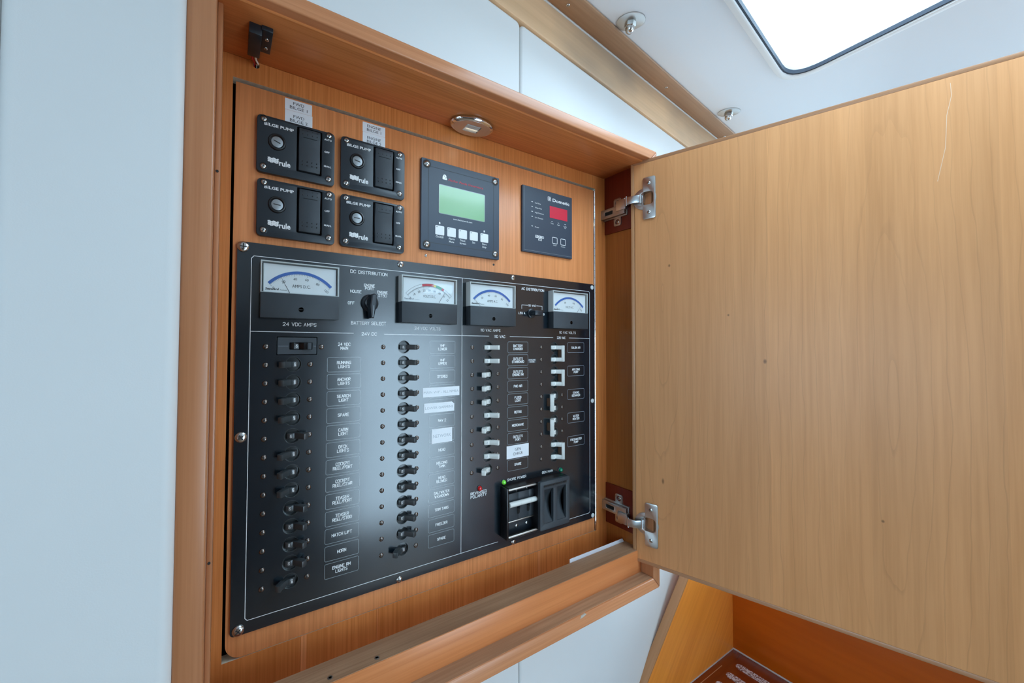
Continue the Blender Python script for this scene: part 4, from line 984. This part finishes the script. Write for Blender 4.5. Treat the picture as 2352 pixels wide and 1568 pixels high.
obj('screen_frame', MB().ribbon(rrect(.0254, .0506, .0984, .0888, .0014, 3), .0007, GF - .0004, closed=True, caps=False), 'print_dim', gp)
p = MB(); yy = GF - .00015
type_mesh(p, 'Fischer Panda Generators', .0395, .0979, .0031, .0560, yy, align='LEFT', shear=.25, bold=.012); obj('lettering', p, 'print_red', gp, smooth=False)
p = MB(); type_mesh(p, 'www.fischerpanda.com', .0624, .0464, .0020, .0305, yy, bold=.01)
for s, x, zz in (('On/Off', .0270, .0193), ('Alarm', .0450, .0193), ('Mute', .0450, .0153), ('Next', .0628, .0194), ('Screen', .0628, .0155), ('Set', .0803, .0192), ('Start', .0980, .0194), ('Stop', .0980, .0154)):
    type_mesh(p, s, x, zz, .0028, None, yy, bold=.008)
for x in (.0268, .0978): p.add([(x + .0012 * cos(2 * pi * i / 10), yy, .0374 + .0015 * sin(2 * pi * i / 10)) for i in range(10)], [tuple(range(10))])
obj('lettering', p, 'print_white', gp, smooth=False)
e = MB(); e.prism(round_poly([(.0306, .0966), (.0374, .0966), (.0374, .0985), (.0362, .0995), (.0366, .1010), (.0352, .1034), (.0340, .1030), (.0332, .1036), (.0322, .1026), (.0308, .1000)], .0006, 2), yy - .00003, yy)
e.prism(circ(.0335, .1012, .0006, 8), yy - .0001, yy - .00005, 1).prism(circ(.0352, .0992, .0006, 8), yy - .0001, yy - .00005, 1)
obj('emblem', e, ['print_white', 'membrane_blue'], gp, smooth=False)
for i in range(5):
    x = .0203 + i * .01775; b = obj('key', MB().plate(rrect(x, .0216, x + .0134, .0340, .0012, 3), GF - .0005, GF + .0001, .0002), 'print_white', gp)
    obj('marking', MB().prism(rrect(x + .0014, .0315, x + .0034, .0326, .0003, 1), GF - .0006, GF - .00045), 'print_dim', b)

# ---- ice maker control panel
ip = empty('icemaker_display', (.3712, YB, .4308)); tag(ip, 'small black icemaker control panel with a red display window', 'control panel')
IX, IZ, IF = .1055, .1010, -.0034
obj('face_plate', MB().plate(rrect(0, 0, IX, IZ, .0006, 2), IF, 0, .0003), 'membrane_blue', ip)
obj('inset_line', MB().ribbon([(.0034, IZ - .001), (.0034, .0030), (IX - .001, .0032)], .0003, IF - .0001, caps=False), 'print_dim', ip)
yy = IF - .00015
obj('display', MB().prism(rrect(.0556, .0602, .0944, .0788, .0003, 2), IF - .0002, IF + .0002), 'display_red', ip)
p = MB(); type_mesh(p, 'Dometic', .0617, .0893, .0052, .0375, yy, align='LEFT', bold=.03)
p.ribbon(rrect(.0518, .0868, .0580, .0928, .0006, 2), .0008, yy, closed=True, caps=False)
for s in ([(.0532, .0912), (.0566, .0912), (.0566, .0898), (.0532, .0898), (.0532, .0884), (.0566, .0884)], [(.0549, .0920), (.0549, .0876)]): p.ribbon(s, .0008, yy, caps=False)
obj('logo', p, 'print_white', ip, smooth=False)
p = MB()
for s, z in (('Ice Flow', .0779), ('Water Flow', .0706), ('High Pressure', .0630), ('Low Pressure', .0553), ('Power', .0405)):
    type_mesh(p, s, .0250, z, .0020, len(s) * .00122 + .002, yy, align='LEFT', bold=.004)
    p.ribbon([(.0175, z + .0004), (.0206, z + .0004)], .0008, yy, caps=False)
for s, x, z in (('Temp', .0607, .0516), ('Angle', .0746, .0514), ('Ice Bin', .0896, .0510), ('Full', .0896, .0486)):
    type_mesh(p, s, x, z, .0019, None, yy, bold=.004)
for x in (.0607, .0746, .0896): p.ribbon([(x - .0016, .0544), (x + .0016, .0544)], .0006, yy, caps=False)
for x in (.0665, .0848):
    p.ribbon(rrect(x - .0053, .0201, x + .0053, .0298, .0012, 3), .0008, yy, closed=True, caps=False)
type_mesh(p, 'On/Off', .0665, .0174, .0017, .0072, yy); type_mesh(p, 'Function', .0848, .0174, .0017, .0090, yy)
type_mesh(p, 'ESKIMO', .0345, .0262, .0042, .0175, yy, bold=.03); type_mesh(p, 'ICE', .0352, .0221, .0034, .0072, yy, bold=.03)
obj('lettering', p, 'print_white', ip, smooth=False)
obj('notch', MB().box(.0290, .0330, IF - .0003, -.0005, -.0004, .0008), 'cross_dark', ip)
